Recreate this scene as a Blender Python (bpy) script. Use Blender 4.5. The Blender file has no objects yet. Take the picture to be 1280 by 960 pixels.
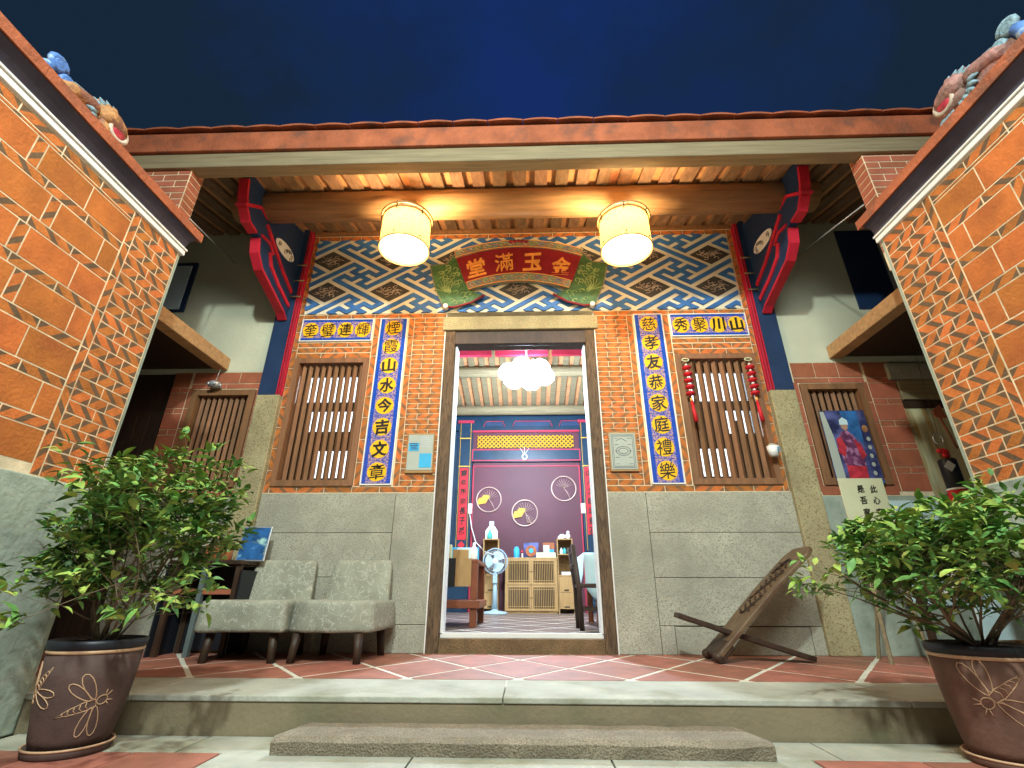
import bpy, math, random
from mathutils import Matrix, Vector, noise
R = math.radians
random.seed(7)
sc = bpy.context.scene
COL = sc.collection

# ------------------------------------------------------------------ camera, sky, lights
cam = bpy.data.cameras.new("camera"); camo = bpy.data.objects.new("camera", cam); COL.objects.link(camo)
cam.sensor_width = 36.0; cam.lens = 36.0 * 600.17 / 1280.0; cam.clip_start = 0.03; cam.clip_end = 500
pitch, yaw, roll = R(23.591), R(1.805), R(-0.142)
camo.matrix_world = (Matrix.Translation((0, -3.6, 0.3633)) @ Matrix.Rotation(yaw, 4, 'Z')
                     @ Matrix.Rotation(math.pi / 2 + pitch, 4, 'X') @ Matrix.Rotation(-roll, 4, 'Z'))
sc.camera = camo
sc.view_settings.view_transform = 'Standard'; sc.view_settings.look = 'None'
sc.view_settings.exposure = 0.22; sc.view_settings.gamma = 1.0
sc.cycles.use_denoising = True
sc.cycles.max_bounces = 8
sc.cycles.sample_clamp_indirect = 6

W = bpy.data.worlds.new("World"); sc.world = W; W.use_nodes = True
nt = W.node_tree; bg = nt.nodes['Background']
tc = nt.nodes.new('ShaderNodeTexCoord'); sx = nt.nodes.new('ShaderNodeSeparateXYZ')
nt.links.new(tc.outputs['Generated'], sx.inputs[0])
ab = nt.nodes.new('ShaderNodeMath'); ab.operation = 'ABSOLUTE'; nt.links.new(sx.outputs['X'], ab.inputs[0])
nz = nt.nodes.new('ShaderNodeTexNoise'); nz.inputs['Scale'].default_value = 3.0; nz.inputs['Detail'].default_value = 9; nz.inputs['Roughness'].default_value = 0.62
nt.links.new(tc.outputs['Generated'], nz.inputs['Vector'])
ad = nt.nodes.new('ShaderNodeMath'); ad.operation = 'MULTIPLY_ADD'; ad.inputs[1].default_value = 0.95
nt.links.new(nz.outputs['Fac'], ad.inputs[0]); nt.links.new(ab.outputs[0], ad.inputs[2])
cr = nt.nodes.new('ShaderNodeValToRGB'); nt.links.new(ad.outputs[0], cr.inputs['Fac'])
cr.color_ramp.elements[0].position = 0.48; cr.color_ramp.elements[0].color = (0.0075, 0.027, 0.130, 1)
cr.color_ramp.elements[1].position = 0.92; cr.color_ramp.elements[1].color = (0.0085, 0.021, 0.042, 1)
nt.links.new(cr.outputs[0], bg.inputs['Color']); bg.inputs['Strength'].default_value = 0.84

def lamp_point(name, loc, power, col, radius, parent=None):
    l = bpy.data.lights.new(name, 'POINT'); l.energy = power; l.color = col; l.shadow_soft_size = radius
    o = bpy.data.objects.new(name, l); o.location = loc; COL.objects.link(o)
    if parent:
        o.parent = parent; o.location = Vector(loc) - parent.location
    return o
# the two floodlights over the courtyard gate behind the photographer
def lamp_spot(name, loc, aim, power, col, radius, ang):
    l = bpy.data.lights.new(name, 'SPOT'); l.energy = power; l.color = col; l.shadow_soft_size = radius; l.spot_size = R(ang); l.spot_blend = 1.0
    o = bpy.data.objects.new(name, l); COL.objects.link(o); o.location = loc
    o.rotation_euler = (Vector(aim) - Vector(loc)).to_track_quat('-Z', 'Y').to_euler()
lamp_spot("courtyard_floodlight", (-0.45, -4.65, 3.98), (0.0, -1.9, 0.3), 840, (0.88, 1.0, 0.93), 0.10, 150)
lamp_spot("courtyard_floodlight", (0.75, -4.95, 4.05), (0.0, -1.9, 0.3), 640, (0.92, 1.0, 0.95), 0.9, 150)

# ------------------------------------------------------------------ materials
def s2l(r, g, b):
    f = lambda c: (c / 255 / 12.92) if c / 255 <= 0.04045 else ((c / 255 + 0.055) / 1.055) ** 2.4
    return (f(r), f(g), f(b))
MATS = {}
def mat(name, col, rough=0.7, var=0.15, scale=6.0, bump=0.15, bscale=60.0, rnd=0.0, metal=0.0, col2=None,
        c2scale=3.0, c2lo=0.55, c2hi=0.7, stretch=None, vein=False, spec=0.35, coat=0.0, emis=None, estr=0.0, trans=0.0):
    m = bpy.data.materials.new(name); m.use_nodes = True; n = m.node_tree.nodes; L = m.node_tree.links
    b = n['Principled BSDF']; b.inputs['Roughness'].default_value = rough; b.inputs['Metallic'].default_value = metal
    b.inputs['Specular IOR Level'].default_value = spec
    if coat: b.inputs['Coat Weight'].default_value = coat; b.inputs['Coat Roughness'].default_value = 0.12
    if trans: b.inputs['Transmission Weight'].default_value = trans
    g = n.new('ShaderNodeNewGeometry'); src = g.outputs['Position']
    if stretch:
        mp = n.new('ShaderNodeMapping'); mp.inputs['Scale'].default_value = stretch; L.new(src, mp.inputs['Vector']); src = mp.outputs[0]
    nz = n.new('ShaderNodeTexNoise'); nz.inputs['Scale'].default_value = scale; nz.inputs['Detail'].default_value = 6
    nz.inputs['Roughness'].default_value = 0.62; L.new(src, nz.inputs['Vector'])
    mr = n.new('ShaderNodeMapRange'); mr.inputs['From Min'].default_value = 0.3; mr.inputs['From Max'].default_value = 0.7
    mr.inputs['To Min'].default_value = 1 - var; mr.inputs['To Max'].default_value = 1 + var
    L.new(nz.outputs['Fac'], mr.inputs['Value'])
    hs = n.new('ShaderNodeHueSaturation'); hs.inputs['Color'].default_value = (*col, 1)
    val = mr.outputs[0]
    if rnd:
        oi = n.new('ShaderNodeObjectInfo'); m2 = n.new('ShaderNodeMapRange')
        m2.inputs['To Min'].default_value = 1 - rnd; m2.inputs['To Max'].default_value = 1 + rnd
        L.new(oi.outputs['Random'], m2.inputs['Value'])
        mu = n.new('ShaderNodeMath'); mu.operation = 'MULTIPLY'; L.new(val, mu.inputs[0]); L.new(m2.outputs[0], mu.inputs[1]); val = mu.outputs[0]
        wn = n.new('ShaderNodeMath'); wn.operation = 'MULTIPLY_ADD'; wn.inputs[1].default_value = -0.018 * min(1, rnd * 4); wn.inputs[2].default_value = 0.5 + 0.009 * min(1, rnd * 4)
        L.new(oi.outputs['Random'], wn.inputs[0]); L.new(wn.outputs[0], hs.inputs['Hue'])
    L.new(val, hs.inputs['Value']); out = hs.outputs[0]
    if col2:
        n2 = n.new('ShaderNodeTexNoise'); n2.inputs['Scale'].default_value = c2scale; n2.inputs['Detail'].default_value = 5; L.new(src, n2.inputs['Vector'])
        m3 = n.new('ShaderNodeMapRange'); m3.inputs['From Min'].default_value = c2lo; m3.inputs['From Max'].default_value = c2hi
        fac2 = n2.outputs['Fac']
        if vein:
            n2.inputs['Distortion'].default_value = 0.6
            q1 = n.new('ShaderNodeMath'); q1.operation = 'SUBTRACT'; q1.inputs[1].default_value = 0.53; L.new(fac2, q1.inputs[0])
            q2 = n.new('ShaderNodeMath'); q2.operation = 'ABSOLUTE'; L.new(q1.outputs[0], q2.inputs[0]); fac2 = q2.outputs[0]
            m3.inputs['From Min'].default_value = 0.028; m3.inputs['From Max'].default_value = 0.004
        L.new(fac2, m3.inputs['Value'])
        mx = n.new('ShaderNodeMix'); mx.data_type = 'RGBA'; L.new(m3.outputs[0], mx.inputs['Factor'])
        L.new(out, mx.inputs['A']); mx.inputs['B'].default_value = (*col2, 1); out = mx.outputs['Result']
    L.new(out, b.inputs['Base Color'])
    if bump:
        n3 = n.new('ShaderNodeTexNoise'); n3.inputs['Scale'].default_value = bscale; n3.inputs['Detail'].default_value = 4; L.new(src, n3.inputs['Vector'])
        bp = n.new('ShaderNodeBump'); bp.inputs['Strength'].default_value = bump; bp.inputs['Distance'].default_value = 0.01
        L.new(n3.outputs['Fac'], bp.inputs['Height']); L.new(bp.outputs[0], b.inputs['Normal'])
    if emis:
        b.inputs['Emission Color'].default_value = (*emis, 1); b.inputs['Emission Strength'].default_value = estr
    MATS[name] = m; return m

M = {}
M['brick'] = mat('patterned_brick', (0.46, 0.138, 0.028), 0.78, 0.30, 14, 0.4, 120, rnd=0.2, col2=(0.30, 0.085, 0.022), c2scale=18, c2lo=0.58, c2hi=0.8)
M['stripe'] = mat('smoke_mark', (0.125, 0.075, 0.040), 0.8, 0.25, 14, 0.25, 120)
M['stripe2'] = mat('faint_smoke_mark', (0.22, 0.105, 0.045), 0.8, 0.3, 14, 0.25, 120)
M['tile'] = mat('wall_tile', (0.45, 0.130, 0.026), 0.75, 0.22, 7, 0.35, 70, rnd=0.16, col2=(0.29, 0.075, 0.02), c2scale=4.5, c2lo=0.5, c2hi=0.78)
M['mortar'] = mat('lime_mortar', (0.66, 0.55, 0.37), 0.9, 0.3, 9, 0.2, 150)
M['granite'] = mat('granite', (0.35, 0.345, 0.275), 0.85, 0.30, 2.4, 0.6, 120, rnd=0.08, col2=(0.265, 0.26, 0.205), c2scale=110, c2lo=0.5, c2hi=0.62)
M['granite_y'] = mat('yellow_granite', (0.34, 0.30, 0.17), 0.9, 0.25, 4, 0.6, 110, col2=(0.21, 0.15, 0.075), c2scale=100, c2lo=0.52, c2hi=0.66)
M['granite_b'] = mat('brown_granite', (0.17, 0.11, 0.055), 0.9, 0.3, 8, 0.8, 80, col2=(0.08, 0.055, 0.03), c2scale=110, c2lo=0.5, c2hi=0.7)
M['step_rock'] = mat('step_granite', (0.25, 0.215, 0.155), 0.9, 0.3, 7, 0.8, 150, col2=(0.18, 0.145, 0.10), c2scale=160, c2lo=0.45, c2hi=0.6)
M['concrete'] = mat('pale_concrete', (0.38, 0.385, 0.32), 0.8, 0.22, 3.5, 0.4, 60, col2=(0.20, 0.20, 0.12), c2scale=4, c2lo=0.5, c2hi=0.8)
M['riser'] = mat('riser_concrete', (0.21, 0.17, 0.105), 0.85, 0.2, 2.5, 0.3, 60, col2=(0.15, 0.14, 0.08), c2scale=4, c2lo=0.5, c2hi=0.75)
M['plinthplaster'] = mat('plinth_plaster', (0.33, 0.385, 0.32), 0.9, 0.18, 4, 0.7, 25, col2=(0.20, 0.25, 0.205), c2scale=4.5, c2lo=0.45, c2hi=0.68)
M['plaster'] = mat('wall_plaster', (0.50, 0.52, 0.40), 0.92, 0.10, 1.8, 0.25, 30, col2=(0.40, 0.41, 0.31), c2scale=1.6, c2lo=0.5, c2hi=0.8)
M['wood'] = mat('brown_timber', (0.20, 0.095, 0.042), 0.6, 0.3, 5, 0.2, 60, rnd=0.12, stretch=(6, 6, 0.7))
M['woodh'] = mat('purlin_timber', (0.44, 0.26, 0.12), 0.55, 0.25, 5, 0.2, 50, stretch=(0.6, 8, 8), col2=(0.22, 0.11, 0.045), c2scale=4, c2lo=0.6, c2hi=0.75)
M['woody'] = mat('rafter_timber', (0.21, 0.125, 0.07), 0.7, 0.35, 5, 0.2, 60, rnd=0.25, stretch=(8, 0.7, 8))
M['woodgrey'] = mat('weathered_timber', (0.22, 0.175, 0.10), 0.8, 0.25, 5, 0.25, 50, stretch=(0.5, 8, 8))
M['jambwood'] = mat('jamb_timber', (0.12, 0.075, 0.04), 0.7, 0.3, 6, 0.3, 60, stretch=(6, 6, 0.8), col2=(0.06, 0.035, 0.02), c2scale=20, c2lo=0.5, c2hi=0.6)
M['wooddark'] = mat('dark_timber', (0.04, 0.022, 0.013), 0.5, 0.35, 6, 0.2, 60, rnd=0.1, stretch=(5, 5, 1))
M['ceiltile'] = mat('ceiling_tile', (0.55, 0.27, 0.12), 0.8, 0.25, 8, 0.2, 60, rnd=0.2)
M['terracotta'] = mat('terracotta_edge', (0.34, 0.095, 0.040), 0.85, 0.3, 5, 0.6, 50, col2=(0.13, 0.06, 0.04), c2scale=7, c2lo=0.5, c2hi=0.75)
M['floortile'] = mat('floor_tile', (0.33, 0.125, 0.085), 0.55, 0.25, 7, 0.2, 60, rnd=0.15, col2=(0.21, 0.10, 0.07), c2scale=6, c2lo=0.5, c2hi=0.75)
M['redblock'] = mat('red_block', (0.34, 0.105, 0.055), 0.8, 0.2, 8, 0.3, 70, rnd=0.15)
M['grout'] = mat('grout', (0.62, 0.60, 0.50), 0.8, 0.1, 12, 0.2, 80)
M['navy'] = mat('navy_paint', (0.010, 0.030, 0.085), 0.5, 0.25, 4, 0.1, 40, spec=0.4)
M['cove'] = mat('dark_cove', (0.055, 0.05, 0.075), 0.8, 0.35, 5, 0.3, 40)
M['red'] = mat('red_paint', (0.46, 0.014, 0.034), 0.5, 0.2, 5, 0.1, 40)
M['pink'] = mat('pink_trim', (0.36, 0.02, 0.05), 0.5, 0.15, 5, 0.05, 40)
M['cream'] = mat('cream_relief', (0.64, 0.61, 0.47), 0.7, 0.1, 4, 0.15, 60)
M['fretblue'] = mat('blue_fret', (0.035, 0.13, 0.36), 0.5, 0.3, 6, 0.15, 60)
M['diamond'] = mat('dark_diamond', (0.050, 0.048, 0.045), 0.6, 0.3, 10, 0.1, 60)
M['scroll'] = mat('scroll_relief', (0.45, 0.37, 0.29), 0.6, 0.3, 20, 0.1, 60, rnd=0.2)
M['glazeblue'] = mat('glaze_blue', (0.015, 0.07, 0.42), 0.2, 0.25, 60, 0.05, 60, coat=0.6)
M['glazepink'] = mat('glaze_pink', (0.42, 0.27, 0.30), 0.25, 0.35, 160, 0.05, 60, coat=0.6, col2=(0.05, 0.09, 0.42), c2scale=110, c2lo=0.46, c2hi=0.54)
M['glazeyellow'] = mat('glaze_yellow', (0.80, 0.46, 0.02), 0.22, 0.2, 70, 0.05, 60, coat=0.6)
M['white'] = mat('white_paint', (0.75, 0.75, 0.72), 0.5, 0.05, 5, 0.05, 60)
M['ink'] = mat('black_ink', (0.012, 0.009, 0.008), 0.4, 0.1, 5, 0)
M['plaquered'] = mat('plaque_red', (0.20, 0.012, 0.022), 0.5, 0.2, 6, 0.1, 60)
M['gold'] = mat('gold_leaf', (0.80, 0.36, 0.08), 0.4, 0.15, 30, 0.1, 60)
M['green'] = mat('plaque_green', (0.045, 0.13, 0.05), 0.5, 0.4, 25, 0.4, 60)
M['greenline'] = mat('green_relief', (0.30, 0.40, 0.16), 0.5, 0.3, 30, 0.1, 60)
M['rimteal'] = mat('teal_relief', (0.16, 0.24, 0.18), 0.5, 0.5, 45, 0.8, 60, col2=(0.32, 0.16, 0.09), c2scale=40, c2lo=0.48, c2hi=0.56)
M['fabric'] = mat('grey_brocade', (0.29, 0.30, 0.235), 0.95, 0.25, 5, 0.6, 220, col2=(0.44, 0.45, 0.38), c2scale=21, vein=True)
M['black'] = mat('black_plastic', (0.012, 0.014, 0.02), 0.45, 0.1, 6, 0.05, 60)
M['potbrown'] = mat('glazed_brown_pot', (0.085, 0.052, 0.045), 0.8, 0.3, 8, 0.2, 60)
M['potbrown2'] = mat('reddish_brown_pot', (0.15, 0.078, 0.055), 0.8, 0.3, 8, 0.2, 60)
M['tan'] = mat('tan_line', (0.50, 0.32, 0.19), 0.6, 0.15, 20, 0.1, 60)
M['soil'] = mat('soil', (0.03, 0.02, 0.013), 0.95, 0.4, 20, 0.8, 30)
M['leaf'] = mat('shrub_leaf', (0.105, 0.25, 0.06), 0.55, 0.55, 16, 0.2, 90, rnd=0.35, spec=0.3, col2=(0.28, 0.38, 0.06), c2scale=20, c2lo=0.5, c2hi=0.68)
M['leafpale'] = mat('young_leaf', (0.24, 0.36, 0.07), 0.6, 0.4, 16, 0.2, 90, rnd=0.3, spec=0.3, col2=(0.34, 0.33, 0.08), c2scale=20, c2lo=0.5, c2hi=0.68)
M['bark'] = mat('shrub_bark', (0.14, 0.10, 0.06), 0.9, 0.3, 20, 0.4, 80)
M['purple'] = mat('purple_panel', (0.075, 0.009, 0.022), 0.58, 0.2, 1.2, 0.03, 20, spec=0.5)
M['pblue'] = mat('partition_blue', (0.005, 0.026, 0.055), 0.4, 0.25, 4, 0.08, 40)
M['yellow'] = mat('yellow_paint', (0.60, 0.32, 0.03), 0.5, 0.1, 8, 0.05, 40)
M['couplet'] = mat('red_couplet_paper', (0.52, 0.012, 0.022), 0.6, 0.08, 8, 0.05, 40)
M['bamboo'] = mat('light_wood', (0.34, 0.20, 0.075), 0.5, 0.15, 6, 0.1, 50, stretch=(4, 4, 1))
M['redwood'] = mat('red_brown_wood', (0.19, 0.055, 0.022), 0.4, 0.25, 6, 0.1, 50)
M['fanwhite'] = mat('fan_plastic', (0.28, 0.38, 0.44), 0.4, 0.04, 6, 0)
M['cloth'] = mat('pale_cloth', (0.50, 0.66, 0.70), 0.9, 0.08, 6, 0.2, 60)
M['wallwhite'] = mat('white_wall', (0.62, 0.62, 0.60), 0.9, 0.03, 2, 0.05, 40)
M['gold2'] = mat('brass_ring', (0.60, 0.42, 0.36), 0.35, 0.1, 8, 0, metal=0.4)
M['orange'] = mat('orange_ceramic', (0.40, 0.19, 0.07), 0.7, 0.5, 30, 0.7, 60, col2=(0.20, 0.08, 0.05), c2scale=14, c2lo=0.5, c2hi=0.6)
M['seablue'] = mat('sea_blue_ceramic', (0.08, 0.17, 0.42), 0.5, 0.35, 25, 0.2, 60, col2=(0.25, 0.38, 0.55), c2scale=18, c2lo=0.55, c2hi=0.62)
M['palesea'] = mat('pale_sea_ceramic', (0.17, 0.26, 0.30), 0.7, 0.5, 30, 0.6, 60)
M['pinkceramic'] = mat('pink_ceramic', (0.28, 0.14, 0.12), 0.7, 0.5, 30, 0.7, 60, col2=(0.16, 0.09, 0.07), c2scale=14, c2lo=0.5, c2hi=0.6)
M['teal'] = mat('teal_plastic', (0.05, 0.36, 0.33), 0.4, 0.1, 8, 0)
M['paper'] = mat('pale_paper', (0.36, 0.40, 0.36), 0.8, 0.06, 8, 0.05, 60)
M['boardcream'] = mat('cream_board', (0.50, 0.50, 0.32), 0.8, 0.08, 6, 0.1, 60)
M['posterblue'] = mat('poster_blue', (0.03, 0.13, 0.36), 0.5, 0.6, 8, 0)
M['printblue'] = mat('print_blue', (0.04, 0.36, 0.62), 0.6, 0.1, 8, 0)
M['navyprint'] = mat('print_navy', (0.025, 0.03, 0.10), 0.5, 0.6, 9, 0, col2=(0.10, 0.12, 0.32), c2scale=6, c2lo=0.45, c2hi=0.6)
M['seaprint'] = mat('print_sea', (0.02, 0.10, 0.28), 0.4, 0.6, 14, 0, col2=(0.35, 0.60, 0.55), c2scale=11, c2lo=0.56, c2hi=0.66)
M['printpurple'] = mat('print_purple', (0.13, 0.035, 0.10), 0.5, 0.7, 22, 0, col2=(0.34, 0.16, 0.30), c2scale=24, c2lo=0.5, c2hi=0.6)
M['printred'] = mat('print_red', (0.42, 0.03, 0.05), 0.5, 0.5, 18, 0)
M['skin'] = mat('print_skin', (0.42, 0.25, 0.17), 0.5, 0.1, 18, 0)
M['copper'] = mat('copper_glaze', (0.32, 0.10, 0.04), 0.25, 0.35, 20, 0.05, 40, spec=0.6)
M['bulbcool'] = mat('lit_glass', (1, 1, 1), 0.4, 0, 5, 0, emis=(0.80, 0.92, 1.0), estr=14)
M['bulbwarm'] = mat('lit_diffuser', (1, 1, 1), 0.4, 0, 5, 0, emis=(1.0, 0.92, 0.70), estr=6)
M['shade'] = mat('lit_lampshade', (0.62, 0.36, 0.10), 0.8, 0.06, 14, 0.05, 60, emis=(1.0, 0.52, 0.14), estr=0.95)
def shade_mat():
    m = bpy.data.materials.new('parchment_lampshade'); m.use_nodes = True; n = m.node_tree.nodes; L = m.node_tree.links
    n.remove(n['Principled BSDF']); o = n['Material Output']
    g = n.new('ShaderNodeNewGeometry'); w = n.new('ShaderNodeTexNoise'); w.inputs['Scale'].default_value = 40; w.inputs['Detail'].default_value = 5; L.new(g.outputs['Position'], w.inputs['Vector'])
    cr_ = n.new('ShaderNodeValToRGB'); cr_.color_ramp.elements[0].color = (0.50, 0.27, 0.07, 1); cr_.color_ramp.elements[1].color = (0.80, 0.52, 0.20, 1); L.new(w.outputs['Fac'], cr_.inputs['Fac'])
    d = n.new('ShaderNodeBsdfDiffuse'); t = n.new('ShaderNodeBsdfTranslucent'); mx = n.new('ShaderNodeMixShader'); mx.inputs[0].default_value = 0.22
    L.new(cr_.outputs[0], d.inputs['Color']); L.new(cr_.outputs[0], t.inputs['Color']); L.new(d.outputs[0], mx.inputs[1]); L.new(t.outputs[0], mx.inputs[2])
    e = n.new('ShaderNodeEmission'); e.inputs['Color'].default_value = (1.0, 0.50, 0.13, 1); e.inputs['Strength'].default_value = 0.30
    a = n.new('ShaderNodeAddShader'); L.new(mx.outputs[0], a.inputs[0]); L.new(e.outputs[0], a.inputs[1]); L.new(a.outputs[0], o.inputs['Surface']); return m
M['shade'] = shade_mat()
M['doorwood'] = mat('raw_pine_door', (0.48, 0.46, 0.28), 0.75, 0.3, 4, 0.1, 50, stretch=(5, 5, 0.6), col2=(0.36, 0.24, 0.09), c2scale=3, c2lo=0.5, c2hi=0.6)
M['floorin'] = mat('hall_floor_tile', (0.13, 0.085, 0.075), 0.35, 0.15, 6, 0.05, 60, rnd=0.1)
M['metal2'] = mat('painted_steel', (0.10, 0.13, 0.13), 0.5, 0.2, 8, 0.05, 60)
M['metal'] = mat('grey_steel', (0.45, 0.47, 0.5), 0.4, 0.1, 8, 0, metal=0.6)

# ------------------------------------------------------------------ helpers
INV = {}
def mtx(loc=(0, 0, 0), rz=0): return Matrix.Translation(loc) @ Matrix.Rotation(rz, 4, 'Z')
def setp(o, label=None, cat=None, group=None, kind=None):
    if label: o['label'] = label
    if cat: o['category'] = cat
    if group: o['group'] = group
    if kind: o['kind'] = kind
    return o
def thing(name, label, cat, loc=(0, 0, 0), rz=0, group=None):
    o = bpy.data.objects.new(name, None); COL.objects.link(o); o.empty_display_size = 0.1
    o.location = loc; o.rotation_euler = (0, 0, rz); INV[o.name] = mtx(loc, rz).inverted()
    return setp(o, label, cat, group)
def winv(p):
    """world -> local of a thing or of a part under it"""
    m = Matrix.Identity(4); 
    while p is not None:
        if p.name in INV: return INV[p.name] if m is None else INV[p.name]
        p = p.parent
    return m
def put(name, me, parent=None, w=None):
    """object from shared mesh me placed at world matrix w"""
    o = bpy.data.objects.new(name, me); COL.objects.link(o)
    w = w or Matrix.Identity(4)
    if parent is None: o.matrix_local = w; return o
    o.parent = parent
    if parent.type == 'EMPTY': o.matrix_local = INV[parent.name] @ w
    else: o.matrix_local = INV[parent.name] @ w
    return o
class MB:
    def __init__(s): s.v = []; s.f = []; s.m = []; s.sm = []
    def add(s, vs, fs, m=0, smooth=False, T=None):
        k = len(s.v)
        s.v += [tuple(T @ Vector(p)) if T else tuple(p) for p in vs]
        for f in fs: s.f.append([i + k for i in f]); s.m.append(m); s.sm.append(smooth)
        return s
    def box(s, x0, y0, z0, x1, y1, z1, m=0, T=None):
        vs = [(x, y, z) for z in (z0, z1) for y in (y0, y1) for x in (x0, x1)]
        return s.add(vs, [(0, 2, 3, 1), (4, 5, 7, 6), (0, 1, 5, 4), (2, 6, 7, 3), (0, 4, 6, 2), (1, 3, 7, 5)], m, T=T)
    def tube(s, pts, r, n=8, m=0, closed=False, smooth=True, caps=True, T=None, up=None):
        pts = [Vector(p) for p in pts]; N = len(pts); rs = r if isinstance(r, (list, tuple)) else [r] * N
        vs = []; up = Vector(up) if up else None
        for i, p in enumerate(pts):
            a = pts[(i - 1) % N] if (closed or i > 0) else p; b = pts[(i + 1) % N] if (closed or i < N - 1) else p
            d = (b - a).normalized()
            if up is None:
                up = Vector((0, 0, 1)) if abs(d.z) < 0.9 else Vector((0, 1, 0))
            x = d.cross(up)
            if x.length < 1e-4: x = d.cross(Vector((1, 0.1, 0)))
            x.normalize(); y = x.cross(d).normalized(); up = y
            for k in range(n):
                t = 2 * math.pi * k / n; vs.append(p + (x * math.cos(t) + y * math.sin(t)) * rs[i])
        fs = []
        for i in range(N if closed else N - 1):
            j = (i + 1) % N
            for k in range(n): fs.append((i * n + k, i * n + (k + 1) % n, j * n + (k + 1) % n, j * n + k))
        if caps and not closed: fs += [tuple(range(n))[::-1], tuple(range((N - 1) * n, N * n))]
        return s.add(vs, fs, m, smooth, T)
    def lathe(s, prof, c=(0, 0, 0), n=24, m=0, smooth=True, T=None, cap=True, sx=1.0):
        vs = [(c[0] + r * sx * math.cos(2 * math.pi * k / n), c[1] + r * math.sin(2 * math.pi * k / n), c[2] + z) for r, z in prof for k in range(n)]
        fs = [(i * n + k, i * n + (k + 1) % n, (i + 1) * n + (k + 1) % n, (i + 1) * n + k) for i in range(len(prof) - 1) for k in range(n)]
        if cap: fs += [tuple(range(n))[::-1], tuple(range((len(prof) - 1) * n, len(prof) * n))]
        return s.add(vs, fs, m, smooth, T)
    def ball(s, c, r, n=12, m=0, T=None):
        rr = r if isinstance(r, (tuple, list)) else (r, r, r); rows = n // 2 + 1
        vs = []; fs = []
        for i in range(rows):
            a = math.pi * i / (rows - 1)
            for k in range(n):
                t = 2 * math.pi * k / n
                vs.append((c[0] + rr[0] * math.sin(a) * math.cos(t), c[1] + rr[1] * math.sin(a) * math.sin(t), c[2] - rr[2] * math.cos(a)))
        for i in range(rows - 1):
            for k in range(n): fs.append((i * n + k, i * n + (k + 1) % n, (i + 1) * n + (k + 1) % n, (i + 1) * n + k))
        return s.add(vs, fs, m, True, T)
    def plate(s, poly, y0, y1, m=0, me=None, T=None):
        """polygon in x,z facing -y, from y0 (front) back to y1"""
        n = len(poly); vs = [(p[0], y0, p[1]) for p in poly] + [(p[0], y1, p[1]) for p in poly]
        s.add(vs, [tuple(range(n)), tuple(range(2 * n - 1, n - 1, -1))], m, T=T)
        return s.add(vs, [(i, i + n, (i + 1) % n + n, (i + 1) % n) for i in range(n)], m if me is None else me, T=T)
    def mesh(s, name, mats):
        me = bpy.data.meshes.new(name); me.from_pydata(s.v, [], s.f)
        for k in (mats if isinstance(mats, (list, tuple)) else [mats]): me.materials.append(M[k])
        me.polygons.foreach_set('material_index', s.m); me.polygons.foreach_set('use_smooth', s.sm); me.update()
        return me
    def build(s, name, mats, parent=None, bevel=0, T=None, sub=0):
        if T is not None: s.v = [tuple(T @ Vector(p)) for p in s.v]
        if parent is not None:
            inv = INV[parent.name]; s.v = [tuple(inv @ Vector(p)) for p in s.v]
        me = s.mesh(name, mats); o = bpy.data.objects.new(name, me); COL.objects.link(o)
        if parent is not None:
            o.parent = parent; INV[o.name] = INV[parent.name]
        else: INV[o.name] = Matrix.Identity(4)
        if bevel:
            b = o.modifiers.new('bevel', 'BEVEL'); b.width = bevel; b.segments = 2; b.limit_method = 'ANGLE'; b.angle_limit = R(40)
        if sub:
            b = o.modifiers.new('sub', 'SUBSURF'); b.levels = sub; b.render_levels = sub
        return o
def bx(name, m, parent, *c, bevel=0, T=None): return MB().box(*c).build(name, m, parent, bevel, T)
def copy_tree(o, parent=None):
    c = o.copy(); COL.objects.link(c)
    if parent is not None: c.parent = parent
    for ch in list(o.children): copy_tree(ch, c)
    return c
def wait_inv(o, loc, rz=0):
    o.location = loc; o.rotation_euler = (0, 0, rz)

def clip(poly, w, h):
    def cut(P, inside, inter):
        out = []
        for i in range(len(P)):
            a, b = P[i - 1], P[i]
            if inside(b):
                if not inside(a): out.append(inter(a, b))
                out.append(b)
            elif inside(a): out.append(inter(a, b))
        return out
    def ix(x): return lambda a, b: (x, a[1] + (b[1] - a[1]) * (x - a[0]) / (b[0] - a[0]))
    def iz(z): return lambda a, b: (a[0] + (b[0] - a[0]) * (z - a[1]) / (b[1] - a[1]), z)
    for ins, it in ((lambda p: p[0] >= 0, ix(0)), (lambda p: p[0] <= w, ix(w)), (lambda p: p[1] >= 0, iz(0)), (lambda p: p[1] <= h, iz(h))):
        if poly: poly = cut(poly, ins, it)
    return poly

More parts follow.
